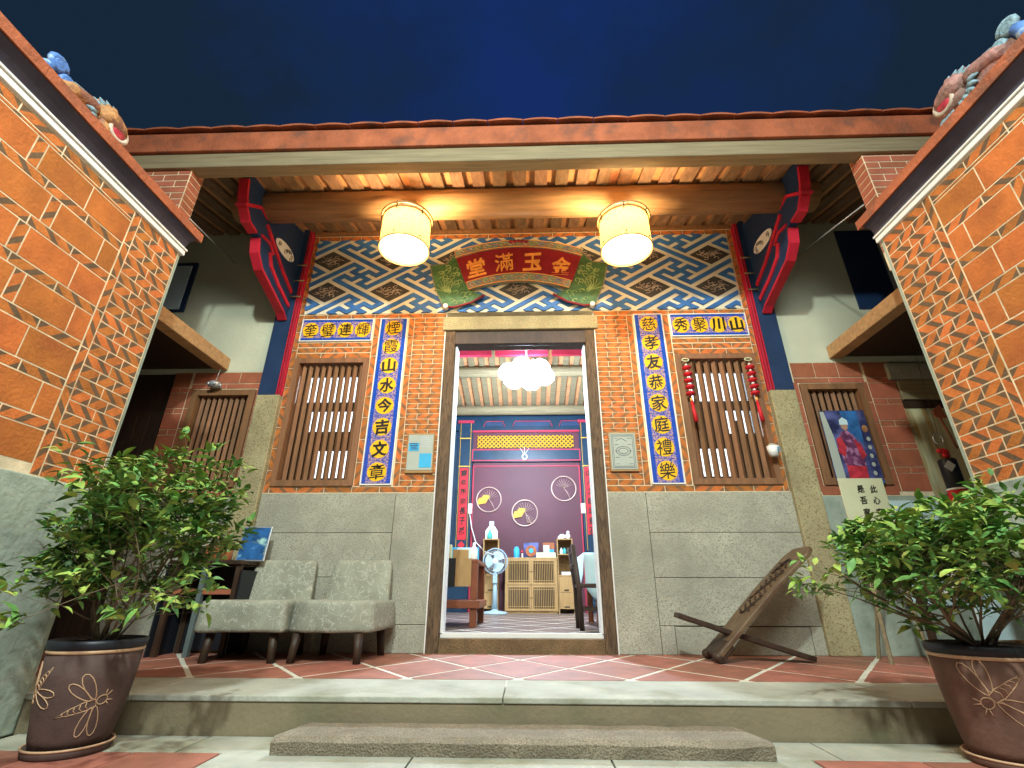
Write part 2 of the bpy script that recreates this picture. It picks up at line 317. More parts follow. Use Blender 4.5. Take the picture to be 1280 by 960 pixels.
BC = {}
GAP = 0.0050; STRIPE = 'stripe2'
def brick_mesh(L, h, slope, phase=0.0, vert=False, per=0.0725, sw=0.030, d=0.012):
    """striped brick, front on y=-0.005; long side along x (or z when vert)"""
    key = (round(L, 3), round(h, 3), slope, round(phase, 2), vert, round(per, 3), STRIPE)
    if key in BC: return BC[key]
    w, hh = L - GAP, h - GAP; b = MB(); f = -0.0013
    run = slope * hh * 1.15; edges = []
    k0 = -3; x = phase * per + k0 * per
    cur = -9.0; polys = []
    while x < w + 3 * per:
        polys.append((cur, x - sw / 2, 0)); polys.append((x - sw / 2, x + sw / 2, 1)); cur = x + sw / 2; x += per
    for a, c, m in polys:
        P = [(a - run / 2, 0), (c - run / 2, 0), (c + run / 2, hh), (a + run / 2, hh)]
        P = clip(P, w, hh)
        if len(P) >= 3:
            area = abs(sum(P[i - 1][0] * P[i][1] - P[i][0] * P[i - 1][1] for i in range(len(P)))) / 2
            if area > 1e-7: b.add([(p[0], f, p[1]) for p in P], [tuple(range(len(P)))], m)
    b.add([(0, f, 0), (w, f, 0), (w, f, hh), (0, f, hh), (0, f + d, 0), (w, f + d, 0), (w, f + d, hh), (0, f + d, hh)],
          [(0, 4, 5, 1), (1, 5, 6, 2), (2, 6, 7, 3), (3, 7, 4, 0)], 0)
    off = GAP / 2; b.v = [(p[0] + off, p[1], p[2] + off) for p in b.v]
    if vert: b.v = [(h - p[2], p[1], p[0]) for p in b.v]; 
    me = b.mesh('brick', ['brick', STRIPE]); BC[key] = me; return me
def frame(origin, rz): return mtx(origin, rz)
def brick_at(F, parent, u, v, L, h, slope, phase=0.0, vert=False, jit=0.0004, per=0.0933, sw=0.034):
    me = brick_mesh(L, h, slope, phase, vert, per, sw)
    return put('brick', me, parent, F @ Matrix.Translation((u, random.uniform(-jit, jit), v)))
def field(F, parent, u0, u1, v0, v1, pat, h):
    """courses; pat = list of joint lists, one per course, as fractions of the width"""
    n = max(1, round((v1 - v0) / h)); h = (v1 - v0) / n; W_ = u1 - u0; per = W_ / 3
    for i in range(n):
        js = [0.0] + list(pat[i % len(pat)]) + [1.0]
        for a, c in zip(js, js[1:]):
            brick_at(F, parent, u0 + a * W_, v0 + i * h, (c - a) * W_, h, 1 if i % 2 == 0 else -1, -(a * 3) % 1.0, per=per)
def hband(F, parent, u0, u1, v, h, L=0.2, s=1):
    n = max(1, round((u1 - u0) / L)); l = (u1 - u0) / n
    for i in range(n): brick_at(F, parent, u0 + i * l, v, l, h, s * (1 if i % 2 else -1), 0.0, per=l / 2)
def vband(F, parent, u, v0, v1, w, L=0.18, s=1):
    n = max(1, round((v1 - v0) / L)); l = (v1 - v0) / n
    for i in range(n): brick_at(F, parent, u, v0 + i * l, l, w, s * (1 if i % 2 else -1), 0.0, True, per=l / 2)

def glyph(ch, w, h, depth=0.002, wob=0.03, bold=0.02, seed=0):
    if ch in '璧霞聚滿輝禮樂煙章慈奎': bold = min(bold, 0.004); wob = min(wob, 0.012)
    """character as mesh verts centred on origin in x,z plane, front at y=-depth"""
    cu = bpy.data.curves.new('t', 'FONT'); cu.body = ch; cu.size = 1.0; cu.resolution_u = 2; cu.offset = bold; cu.extrude = 0.5
    ob = bpy.data.objects.new('t', cu); COL.objects.link(ob)
    dg = bpy.context.evaluated_depsgraph_get(); me = bpy.data.meshes.new_from_object(ob.evaluated_get(dg))
    vs = [v.co.copy() for v in me.vertices]; fs = [tuple(p.vertices) for p in me.polygons]
    bpy.data.objects.remove(ob); bpy.data.curves.remove(cu); bpy.data.meshes.remove(me)
    if not vs: return [], []
    x0 = min(v.x for v in vs); x1 = max(v.x for v in vs); y0 = min(v.y for v in vs); y1 = max(v.y for v in vs)
    sx_, sy_ = w / max(x1 - x0, 0.4), h / max(y1 - y0, 0.4); cx, cy = (x0 + x1) / 2, (y0 + y1) / 2
    out = []
    for v in vs:
        q = Vector((v.x * 2.2 + seed * 3.1, v.y * 2.2, seed))
        dx = noise.noise(q) * wob * 1.6; dy = noise.noise(q + Vector((9, 4, 2))) * wob * 1.6
        x = (v.x - cx + dx); y = (v.y - cy + dy) + 0.10 * x
        out.append((x * sx_, -depth if v.z > 0 else 0.0, y * sy_))
    return out, fs
def text_part(ch, x, y, z, w, h, m, parent, depth=0.003, wob=0.03, bold=0.02, name='character', T=None, seed=None):
    vs, fs = glyph(ch, w, h, depth, wob, bold, random.random() * 9 if seed is None else seed)
    b = MB()
    if vs: b.add([(p[0] + x, p[1] + y, p[2] + z) for p in vs], fs, 0)
    return b.build(name, m, parent, T=T)

I4 = Matrix.Identity(4)
GZ = -0.131
# ------------------------------------------------------------------ ground, plinth, porch floor
g = MB().box(-40, -40, GZ - 0.3, 40, 30, GZ - 0.012).build('ground', 'concrete'); setp(g, 'pale concrete courtyard ground', kind='structure')
pav = bpy.data.objects.new('courtyard_paving', None); COL.objects.link(pav); INV[pav.name] = I4; setp(pav, 'pale stone strip and red tiles paving the courtyard', kind='structure')
for x0, x1 in ((-1.95, -1.20), (-1.20, -0.42), (-0.42, 0.3), (0.3, 1.02), (1.02, 1.95)):
    bx('paving_slab', 'concrete', pav, x0 + 0.003, -1.645, GZ - 0.02, x1 - 0.003, -1.447, GZ, bevel=0.002)
for x0, x1 in ((-1.95, -1.04), (0.92, 1.95)):
    n = 3
    for i in range(n):
        for j in range(6):
            a = x0 + (x1 - x0) * i / n; b_ = x0 + (x1 - x0) * (i + 1) / n; y = -1.65 - 0.3 * j
            bx('paving_tile', 'floortile', pav, a + 0.004, y - 0.3 + 0.008, GZ - 0.02, b_ - 0.004, y, GZ + random.uniform(-.001, .001), bevel=0.002)
for j in range(5):
    y = -1.65 - 0.45 * j
    for i in range(3):
        a = -1.035 + 1.95 / 3 * i
        bx('paving_slab', 'concrete', pav, a + 0.003, y - 0.445, GZ - 0.02, a + 1.95 / 3 - 0.003, y, GZ + 0.001, bevel=0.002)
pl = bpy.data.objects.new('porch_plinth', None); COL.objects.link(pl); INV[pl.name] = I4; setp(pl, 'raised porch plinth with pale coping and diamond laid red tiles', kind='structure')
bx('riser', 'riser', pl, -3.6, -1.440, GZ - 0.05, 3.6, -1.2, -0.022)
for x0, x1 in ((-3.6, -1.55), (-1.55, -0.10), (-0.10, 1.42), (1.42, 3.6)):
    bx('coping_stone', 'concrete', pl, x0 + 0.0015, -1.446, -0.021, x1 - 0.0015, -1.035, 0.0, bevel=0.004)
bx('mortar_bed', 'grout', pl, -3.6, -1.2, -0.2, 3.6, 0.10, -0.0015)
tw, td, gg = 0.52, 0.70, 0.019
def tile_poly(cx, cy, y0, y1, x0, x1, w, d, gap):
    P = [(cx - w / 2 + gap, cy), (cx, cy - d / 2 + gap), (cx + w / 2 - gap, cy), (cx, cy + d / 2 - gap)]
    P = [(p[0] - x0, p[1] - y0) for p in P]; P = clip(P, x1 - x0, y1 - y0)
    return [(p[0] + x0, p[1] + y0) for p in P]
def area(P): return abs(sum(P[i - 1][0] * P[i][1] - P[i][0] * P[i - 1][1] for i in range(len(P)))) / 2
def flat_tile(P, z, m, parent, name):
    n = len(P); b = MB(); b.add([(p[0], p[1], z) for p in P] + [(p[0], p[1], z - 0.012) for p in P],
        [tuple(range(n))] + [(i, i + n, (i + 1) % n + n, (i + 1) % n) for i in range(n)])
    return b.build(name, m, parent)
for r_ in range(-1, 4):
    for c_ in range(-7, 8):
        cx = -0.83 + tw * c_ + (tw / 2 if r_ % 2 else 0); cy = -0.65 + td / 2 * (r_ - 1)
        for zone in ((-3.3, 3.3),):
            P = tile_poly(cx, cy, -1.03, -0.01, -3.3, 3.3, tw, td, gg)
            if len(P) >= 3 and area(P) > 0.003: flat_tile(P, random.uniform(-.0002, .001), 'floortile', pl, 'floor_tile')

st = MB(); nxs = 40
def step_block():
    b = MB(); x0, x1 = -0.862, 0.795; n = 36; vs = []
    prof = [(-1.675, GZ), (-1.682, GZ + 0.04), (-1.66, GZ + 0.052), (-1.50, GZ + 0.054), (-1.463, GZ + 0.050), (-1.462, GZ)]
    for i in range(n + 1):
        t = i / n; x = x0 + (x1 - x0) * t; e = min(i, n - i); k = 0.0
        for (y, z) in prof:
            q = noise.noise(Vector((x * 9, y * 30, z * 60))) * 0.006
            ins = 0.06 * (1 - abs((y + 1.57) / 0.11)) if e == 0 else 0
            xx = x + (0.05 if i == 0 and y > -1.6 else 0) - (0.05 if i == n and y > -1.6 else 0)
            vs.append((xx, y + q, z + (q * 0.7 if z > GZ + 0.01 else 0)))
    m = len(prof); fs = [(i * m + j, i * m + j + 1, (i + 1) * m + j + 1, (i + 1) * m + j) for i in range(n) for j in range(m - 1)]
    fs += [tuple(range(m))[::-1], tuple(range(n * m, n * m + m))]
    b.add(vs, fs); o = b.build('stone_step', 'step_rock'); return o
setp(step_block(), 'long rough granite step block lying on the ground before the porch', 'step')

# ------------------------------------------------------------------ facade
F0 = I4
def facade_half(side):
    left = side < 0
    xo0, xo1 = (-2.0, -1.955) if left else (1.885, 1.925)          # outer band
    wx0, wx1 = (-1.951, -1.317) if left else (1.235, 1.884)        # window outer
    vx0, vx1 = (-1.262, -1.022) if left else (0.930, 1.174)        # vertical tile panel
    jx = -0.688 if left else 0.590
    T = thing('brick_wall', ('orange smoke-marked brick wall between the left porch post and the doorway' if left else
              'orange smoke-marked brick wall between the doorway and the right porch post'), 'wall', ((xo0 + jx) / 2 if left else (xo1 + jx) / 2, 0, 1.055))
    x0, x1 = (xo0, jx) if left else (jx, xo1)
    # mortar backing around the window opening
    ox0, ox1, oz0, oz1 = wx0 + 0.03, wx1 - 0.03, 1.14, 2.155
    m = MB()
    m.box(x0, 0, 1.05, x1, 0.22, oz0); m.box(x0, 0, oz1, x1, 0.22, 2.622)
    m.box(x0, 0, oz0, ox0, 0.22, oz1); m.box(ox1, 0, oz0, x1, 0.22, oz1)
    m.build('mortar_core', 'mortar', T)
    xa, xb = (xo1, jx) if left else (jx, xo0)
    hband(F0, T, xa, xb, 1.056, 0.046, 0.21)
    hband(F0, T, xa, xb, 2.577, 0.042, 0.21)
    if left: vband(F0, T, xo0, 1.056, 2.62, 0.045)
    else: vband(F0, T, xo0, 1.056, 2.62, 0.040)
    # bands beside the vertical tile panel
    if left:
        vband(F0, T, -1.315, 1.104, 2.575, 0.048); vband(F0, T, -1.014, 1.104, 2.575, 0.048)
        fx0, fx1 = -0.966, jx
    else:
        vband(F0, T, 1.181, 1.104, 2.575, 0.048); vband(F0, T, 0.874, 1.104, 2.575, 0.048)
        fx0, fx1 = jx, 0.874
    field(F0, T, fx0, fx1, 1.104, 2.575, ((0.3333,), (0.6667,)), 0.0446)
    # three courses between the horizontal tiles and the window
    ha, hb = (-1.955, -1.317) if left else (1.232, 1.885)
    hband(F0, T, ha, hb, 2.297, 0.044, 0.21); hband(F0, T, ha, hb, 2.243, 0.050, 0.16); hband(F0, T, ha, hb, 2.190, 0.050, 0.21)
    return T
wall_l = facade_half(-1); wall_r = facade_half(1)

def window(name, label, x0, x1, z0, z1, nb, y=0.0, fw=0.045, group=None, rails=((1.76, 1.84), (1.42, 1.58)), added_blocks=()):
    T = thing(name, label, 'window', ((x0 + x1) / 2, y, z0), group=group)
    # splayed frame
    def fr(a, b, c, d, nm):
        MB().plate([a, b, c, d], y - 0.018, y + 0.10).build(nm, 'wood', T, bevel=0.003)
    i = fw
    fr((x0, z0), (x1, z0), (x1 - i, z0 + i), (x0 + i, z0 + i), 'sill_rail')
    fr((x0 + i, z1 - i), (x1 - i, z1 - i), (x1, z1), (x0, z1), 'head_rail')
    fr((x0, z0 + 0.0005), (x0 + i, z0 + i), (x0 + i, z1 - i), (x0, z1 - 0.0005), 'stile')
    fr((x1 - i, z0 + i), (x1, z0 + 0.0005), (x1, z1 - 0.0005), (x1 - i, z1 - i), 'stile')
    w = (x1 - x0 - 2 * i); r = w / nb * 0.36
    b = MB(); b.tube([(0, 0, z0 + i), (0, 0, z1 - i)], r * 1.1, 4, smooth=False, up=(0, 1, 0)); me = b.mesh('bar', 'wood')
    for k in range(nb): put('bar', me, T, Matrix.Translation((x0 + i + w * (k + 0.5) / nb, y + 0.035, 0)))
    b = MB(); b.box(x0 + 0.03, y + 0.125, z0 + 0.02, x0 + 0.06, y + 0.15, z1 - 0.02).box(x1 - 0.06, y + 0.125, z0 + 0.02, x1 - 0.03, y + 0.15, z1 - 0.02)
    b.box(x0 + 0.06, y + 0.125, z1 - 0.11, x1 - 0.06, y + 0.15, z1 - 0.02).box(x0 + 0.06, y + 0.125, z0 + 0.02, x1 - 0.06, y + 0.15, z0 + 0.09)
    for a, c in rails: b.box(x0 + 0.06, y + 0.127, a, x1 - 0.06, y + 0.148, c)
    for a, c, d, e in added_blocks: b.box(a, y + 0.128, c, d, y + 0.147, e)  # added blocks, put in to darken some of the bright gaps between bars
    b.build('inner_shutter', 'wooddark', T)
    return T
window('barred_window', 'brown timber window with vertical bars left of the doorway, below the horizontal character tiles', -1.951, -1.317, 1.106, 2.187, 10, added_blocks=((-1.88, 1.195, -1.70, 1.419), (-1.88, 1.581, -1.80, 1.759), (-1.45, 1.581, -1.38, 1.66)))
window('barred_window', 'brown timber window with vertical bars framed by two hanging red ornaments', 1.235, 1.884, 1.106, 2.187, 9, rails=((1.74, 1.82), (1.42, 1.54)), added_blocks=((1.30, 1.541, 1.60, 1.739), (1.66, 1.541, 1.71, 1.65), (1.62, 1.20, 1.82, 1.419)))

# granite dado
def dado(label, rects, x):
    T = thing('granite_dado', label, 'wall', (x, 0, 0))
    for a, b, c, d in rects:
        bx('granite_block', 'granite', T, a + 0.0015, -0.012 + random.uniform(-.002, .002), b + 0.0015, c - 0.0015, 0.22, d - 0.0015, bevel=0.003)
    bx('core', 'wooddark', T, min(r[0] for r in rects) + 0.005, 0.0, 0.0, max(r[2] for r in rects) - 0.005, 0.20, 1.04)
dado('grey granite slab dado behind the two fabric chairs', [(-2.0, 0.0, -0.97, 0.17), (-2.0, 0.17, -0.98, 0.467), (-2.0, 0.467, -0.98, 0.765), (-2.0, 0.765, -0.98, 1.053), (-0.98, 0.17, -0.688, 1.053), (-0.97, 0, -0.688, 0.17)], -1.35)
dado('grey granite slab dado behind the crossed plank chair', [(0.59, 0.0, 0.873, 1.053), (0.873, 0.765, 1.93, 1.053), (0.873, 0.467, 1.93, 0.765), (0.873, 0.17, 1.93, 0.467), (0.873, 0.0, 0.97, 0.17), (0.97, 0, 1.85, 0.166), (1.85, 0, 1.93, 0.17)], 1.26)

# ------------------------------------------------------------------ frieze with fret relief
def frieze():
    x0, x1, z0, z1 = -1.958, 1.863, 2.624, 3.436
    T = thing('frieze_panel', 'wide blue and cream fret frieze with dark diamonds above the doorway', 'frieze', (-0.047, 0, 2.62))
    bx('panel_core', 'mortar', T, -2.0, 0.0, 2.6225, 1.925, 0.22, 3.495)
    bx('panel_ground', 'cream', T, x0, -0.006, z0, x1, -0.001, z1)
    hband(F0, T, -1.958, 1.883, 3.440, 0.050, 0.2)
    vband(F0, T, -2.0, 2.624, 3.49, 0.042); vband(F0, T, 1.863 + 0.02, 2.624, 3.49, 0.042)
    dx, dz = 0.58, 0.345; cx0, cz0 = -0.054 + dx / 2, 2.855 + dz / 2
    def P(u, v, cx, cz): return (cx + (u + v) * dx / 16, cz + (u - v) * dz / 16)
    def seg(b, a, c, cx, cz):
        h = 0.5
        u0, u1 = min(a[0], c[0]) - h, max(a[0], c[0]) + h; v0, v1 = min(a[1], c[1]) - h, max(a[1], c[1]) + h
        Q = [P(u0, v0, cx, cz), P(u0, v1, cx, cz), P(u1, v1, cx, cz), P(u1, v0, cx, cz)]
        Q = [(p[0] - x0, p[1] - z0) for p in Q]; Q = clip(Q, x1 - x0, z1 - z0)
        if len(Q) < 3: return False
        b.plate([(p[0] + x0, p[1] + z0) for p in Q][::-1] if False else [(p[0] + x0, p[1] + z0) for p in Q], b.yy, -0.003)
        b.yy -= 0.00035; return True
    c1 = [(-10, -4), (2, -4), (2, -2), (0, -2), (0, 2), (-2, 2), (-2, 4)]
    c2 = [(4, -10), (4, 2), (2, 2), (2, 0), (-2, 0), (-2, -2), (-4, -2)]
    for i in range(-5, 5):
        for j in range(-3, 4):
            cx, cz = cx0 + i * dx / 2 * 2 , cz0 + j * dz
            for (ox, oz) in ((0, 0), ):
                b = MB(); b.yy = -0.016; any_ = False
                for c in (c1, c2):
                    for a, d in zip(c, c[1:]): any_ |= seg(b, a, d, cx + ox, cz + oz)
                if any_: b.build('fret_motif', 'fretblue', T)
            
    a = 2.5 / 16
    n = 0
    for i in range(-4, 5):
        for j in range(-1, 3):
            cx, cz = -0.054 + i * dx, 2.855 + j * dz
            if j not in (0, 1) and False: continue
            Q = [(cx - 2 * a * dx, cz), (cx, cz - 2 * a * dz), (cx + 2 * a * dx, cz), (cx, cz + 2 * a * dz)]
            Q = clip([(p[0] - x0, p[1] - z0) for p in Q], x1 - x0, z1 - z0)
            if len(Q) < 3 or area(Q) < 0.0004: continue
            dt = MB().plate([(p[0] + x0, p[1] + z0) for p in Q], -0.011, -0.003).build('diamond_tile', 'diamond', T)
            if i in (-4, 4) or j not in (0, 1): continue
            o = MB(); rg = random.Random(i * 7 + j)
            for k in range(11):
                ang = k * 2 * math.pi / 11 + rg.random() * 0.6; rr = 0.028
                kk = 1.0 if k % 2 else 0.5; px, pz_ = cx + math.cos(ang) * 0.088 * kk, cz + math.sin(ang) * 0.046 * kk
                pts = []
                for q in range(10):
                    t = q / 9; aa = ang + t * 5.0; r2 = 0.024 * (1 - 0.75 * t)
                    pts.append((px + r2 * 1.4 * math.cos(aa), -0.013, pz_ + r2 * 0.8 * math.sin(aa)))
                o.tube(pts, 0.0030, 4)
            o.tube([(cx - 0.10, -0.013, cz + 0.004), (cx - 0.07, -0.013, cz - 0.02), (cx - 0.03, -0.013, cz + 0.012), (cx + 0.03, -0.013, cz - 0.012), (cx + 0.07, -0.013, cz + 0.02), (cx + 0.11, -0.013, cz)], 0.003, 4)
            o.build('scroll_ornament', 'scroll', dt)
    bx('wall_plate', 'wood', T, -2.0, -0.03, 3.4955, 1.93, 0.2, 3.53, bevel=0.004)
frieze()

# ------------------------------------------------------------------ glazed character tiles
def oval(cx, cz, rx, rz_, n=20, yf=-0.02, yb=-0.012):
    return [(cx + rx * math.cos(2 * math.pi * k / n), cz + rz_ * math.sin(2 * math.pi * k / n)) for k in range(n)]
def panel(label, x0, x1, z0, z1, chars, vertical):
    T = thing('character_panel', label, 'tile panel', ((x0 + x1) / 2, 0, z0))
    fr = MB(); e = 0.008
    fr.box(x0, -0.016, z0, x1, 0.0, z0 + e).box(x0, -0.016, z1 - e, x1, 0.0, z1).box(x0, -0.0155, z0 + e, x0 + e, 0, z1 - e).box(x1 - e, -0.0155, z0 + e, x1, 0, z1 - e)
    fr.box(x0 + e, -0.004, z0 + e, x1 - e, 0.001, z1 - e)
    fr.build('white_border', 'white', T)
    n = len(chars); e2 = e + 0.002
    for i, c in enumerate(chars):
        if vertical:
            h = (z1 - z0 - 2 * e2) / n; a0, a1 = x0 + e2, x1 - e2; b1 = z1 - e2 - i * h; b0 = b1 - h
        else:
            w = (x1 - x0 - 2 * e2) / n; b0, b1 = z0 + e2, z1 - e2; a0 = x0 + e2 + i * w; a1 = a0 + w
        t = bx('glazed_tile', 'glazeblue', T, a0 + 0.0007, -0.0125, b0 + 0.0007, a1 - 0.0007, -0.003, b1 - 0.0007)
        cx, cz = (a0 + a1) / 2, (b0 + b1) / 2; hw, hh = (a1 - a0) / 2, (b1 - b0) / 2
        if vertical: kx, kz = hw * 0.72, hh * 0.985
        else: kx, kz = hw * 0.985, hh * 0.80
        MB().plate([(cx - kx, cz - kz), (cx + kx, cz - kz), (cx + kx, cz + kz), (cx - kx, cz + kz)], -0.0137, -0.012).build('pink_ground', 'glazepink', t)
        rr = min(kx, kz) * 0.96; rx, rz_ = (rr * 0.98, rr * 0.97) if vertical else (rr * 0.97, rr * 1.05)
        MB().plate(oval(cx, cz, rx, rz_), -0.0155, -0.013).build('yellow_medallion', 'glazeyellow', t)
        text_part(c, cx, -0.0155, cz, rx * 1.55, rz_ * 1.65, 'ink', t, 0.0016, wob=0.034, bold=(0.034 if c in '山水今吉文川友古' else 0.014))
panel('vertical blue and yellow couplet of eight glazed tiles beside the left barred window', -1.262, -1.022, 1.112, 2.572, '煙霞山水今吉文章', True)
panel('vertical blue and yellow couplet of eight glazed tiles beside the right barred window', 0.930, 1.174, 1.110, 2.578, '慈孝友恭家庭禮樂', True)
panel('horizontal four-character glazed panel above the left barred window', -1.953, -1.322, 2.350, 2.570, '奎璧連輝', False)
panel('horizontal four-character glazed panel above the right barred window', 1.236, 1.881, 2.354, 2.574, '秀聚川山', False)

# ------------------------------------------------------------------ fan plaque
def plaque():
    T = thing('fan_plaque', 'carved fan-shaped red plaque with four golden characters above the doorway', 'plaque', (-0.055, 0, 2.62))
    cx = -0.055
    def arc(pts, n=16):  # smooth quadratic through symmetric knots (half width, z)
        return pts
    def curve(hw, zc, ze, n=17, dirn=1):
        return [(cx + dirn * hw * (2 * i / (n - 1) - 1), ze + (zc - ze) * (1 - (2 * i / (n - 1) - 1) ** 2)) for i in range(n)]
    lean = Matrix.Translation((0, -0.03, 2.65)) @ Matrix.Rotation(R(2), 4, 'X') @ Matrix.Translation((0, 0, -2.65))
    def strip(top, bot, y0, y1, nm, m):
        n = len(top); vs = [(p[0], y0, p[1]) for p in top] + [(p[0], y0, p[1]) for p in bot] + [(p[0], y1, p[1]) for p in top] + [(p[0], y1, p[1]) for p in bot]
        fs = [(n + i, n + i + 1, i + 1, i) for i in range(n - 1)] + [(2 * n + i, 2 * n + i + 1, 3 * n + i + 1, 3 * n + i) for i in range(n - 1)]
        fs += [(i, i + 1, 2 * n + i + 1, 2 * n + i) for i in range(n - 1)] + [(n + i + 1, n + i, 3 * n + i, 3 * n + i + 1) for i in range(n - 1)]
        fs += [(0, 2 * n, 3 * n, n), (n - 1, 2 * n - 1, 4 * n - 1, 3 * n - 1)]
        return MB().add(vs, fs).build(nm, m, T, T=lean)
    strip(curve(0.565, 3.26, 3.15), curve(0.47, 2.975, 2.88), -0.032, 0.0, 'red_field', 'plaquered')
    strip(curve(0.585, 3.33, 3.215), curve(0.567, 3.262, 3.15), -0.046, 0.0, 'upper_rim', 'rimteal')
    strip(curve(0.468, 2.976, 2.882), curve(0.44, 2.90, 2.815), -0.046, 0.0, 'lower_rim', 'rimteal')
    for dq in range(2):
        for side_ in (-1, 1):
            for k in range(7):
                hw_, zc_, ze_ = ((0.576, 3.298, 3.184), (0.455, 2.938, 2.850))[dq]; t_ = side_ * (0.12 + 0.13 * k) ; xx = cx + hw_ * t_; zz = ze_ + (zc_ - ze_) * (1 - t_ * t_)
                MB().tube([(xx + 0.024 * math.cos(q_), -0.049, zz + 0.016 * math.sin(q_)) for q_ in (0, 1, 2, 3, 4, 5)], 0.004, 4).build('rim_scroll', ('scroll', 'greenline', 'seablue')[k % 3], T, T=lean)
    for c_, ze in ((curve(0.575, 3.263, 3.152), 0), (curve(0.468, 2.978, 2.884), 0), (curve(0.585, 3.332, 3.217), 0), (curve(0.44, 2.899, 2.814), 0)):
        MB().tube([(p[0], -0.047, p[1]) for p in c_], 0.0035, 5).build('gold_bead', 'gold', T, T=lean)
    # crest at the top middle
    cb = MB()
    for k in range(5): cb.ball((cx + (k - 2) * 0.035, -0.05, 3.318 - abs(k - 2) * 0.004), (0.024, 0.012, 0.018), 8)
    cb.build('crest', 'plaquered', T, T=lean)
    for s in (-1, 1):
        O = [(0.575, 3.20), (0.66, 3.10), (0.80, 3.085), (0.745, 2.86), (0.665, 2.665), (0.56, 2.66), (0.42, 2.70), (0.31, 2.76), (0.42, 2.815), (0.475, 2.88)]
        O = [(cx + s * p[0], p[1]) for p in O]
        if s > 0: O = O[::-1]
        MB().plate(O, -0.022, 0.0).build('scroll_wing', 'green', T, T=lean)
        rl = MB(); rg = random.Random(3)
        for k in range(7):
            a0 = 0.25 + k * 0.32; bx_, bz = cx + s * 0.62, 2.80
            rl.tube([(bx_, -0.024, bz), (bx_ + s * 0.06 * math.cos(a0 * 1.2 - 0.6), -0.026, bz + 0.07 * math.sin(a0)), (bx_ + s * (0.12 * math.cos(a0)), -0.024, bz + 0.15 * math.sin(a0))], 0.004, 4)
        for k in range(34):
            uz = 2.84 + rg.random() * 0.23; ux = 0.50 + (uz - 2.84) * 0.25 + rg.random() * 0.17
            if k > 22: ux, uz = 0.42 + rg.random() * 0.23, 2.69 + rg.random() * 0.12
            rl.tube([(cx + s * (ux + 0.022 * math.cos(t)), -0.025, uz + 0.018 * math.sin(t)) for t in (0, .9, 1.8, 2.7, 3.6, 4.5)], 0.0035, 4)
        rl.build('carved_foliage', 'greenline', T, T=lean)
        MB().tube([(cx + s * p[0], -0.024, p[1]) for p in ((0.575, 3.20), (0.66, 3.10), (0.80, 3.085), (0.745, 2.86), (0.665, 2.665))], 0.006, 5).build('wing_edge', 'rimteal', T, T=lean)
        MB().tube([(cx + s * p[0], -0.026, p[1]) for p in ((0.665, 2.655), (0.56, 2.648), (0.42, 2.69), (0.30, 2.765))], 0.010, 6).build('wing_roll', 'plaquered', T, T=lean)
        MB().lathe([(0.0, 0), (0.019, 0), (0.023, 0.01), (0.023, 0.05)], n=14).build('roller_end', 'white', T, T=Matrix.Translation((cx + s * 0.635, -0.085, 2.650)) @ Matrix.Rotation(R(-90), 4, 'X'))
    for ch, x, z, a in (('堂', -0.435, 3.045, 9), ('滿', -0.185, 3.10, 4), ('玉', 0.07, 3.10, -4), ('金', 0.325, 3.05, -9)):
        TT = lean @ Matrix.Translation((x, -0.032, z)) @ Matrix.Rotation(R(-a), 4, 'Y')
        TT = lean @ Matrix.Translation((x, -0.032, z)) @ Matrix.Rotation(R(-a), 4, 'Y')
        text_part(ch, 0, 0, 0, 0.165, 0.185, 'gold', T, 0.008, wob=0.010, bold=0.022, T=TT)
plaque()

# ------------------------------------------------------------------ door surround
def door():
    T = thing('door_frame', 'stone and dark timber frame around the open doorway', 'doorway', (-0.04, 0, 0))
    bx('stone_lintel', 'granite_y', T, -0.712, -0.02, 2.443, 0.622, 0.22, 2.575, bevel=0.008)
    MB().box(-0.66, 0.012, 2.32, 0.565, 0.06, 2.443 - 0.001).box(-0.66, 0.06, 2.35, 0.565, 0.20, 2.44).build('head_timber', 'wooddark', T, bevel=0.004)
    for a, b_ in ((-0.686, -0.602), (0.509, 0.588)):
        bx('jamb', 'jambwood', T, a, 0.005, 0.0, b_, 0.20, 2.442, bevel=0.004)
    for a, b_ in ((-0.600, -0.588), (0.495, 0.507)):
        bx('light_strip', 'white', T, a, 0.05, 0.118, b_, 0.19, 2.33)
    for a in (-0.692, 0.586):
        bx('edge_strip', 'white', T, a, -0.016, 0.0, a + 0.007, 0.004, 2.42)
    bx('threshold', 'granite_b', T, -0.60, 0.0, -0.01, 0.507, 0.20, 0.088, bevel=0.006)
    bx('sill_strip', 'white', T, -0.60, 0.06, 0.0885, 0.507, 0.09, 0.118)
door()

# ------------------------------------------------------------------ posts and brackets
def post(s):
    if s < 0: a, b_, t0, t1 = -2.195, -2.04, -2.04, -2.003
    else: a, b_, t0, t1 = 1.968, 2.128, 1.928, 1.968
    T = thing('porch_post', ('navy timber post on a pale granite shaft at the left end of the brick front' if s < 0 else 'navy timber post on a pale granite shaft at the right end of the brick front'), 'post', ((a + b_) / 2, 0, 0))
    lo = (a, t1) if s < 0 else (t0, b_)
    bx('granite_shaft', 'granite_y', T, lo[0], -0.045, 0.0, lo[1], 0.12, 1.846, bevel=0.008)
    bx('timber_shaft', 'navy', T, a, -0.035, 1.8475, b_, 0.12, 3.56, bevel=0.004)
    w = (t1 - t0)
    for k, (m, d) in enumerate((('red', 0.045), ('red', 0.03), ('pink', 0.045), ('red', 0.02))):
        x = t0 + w * k / 4 if s < 0 else t1 - w * (k + 1) / 4
        bx('trim_strip', m, T, x + 0.001, -d, 1.8475, x + w / 4 - 0.001, 0.1, 3.56)
    return T
post(-1); post(1)
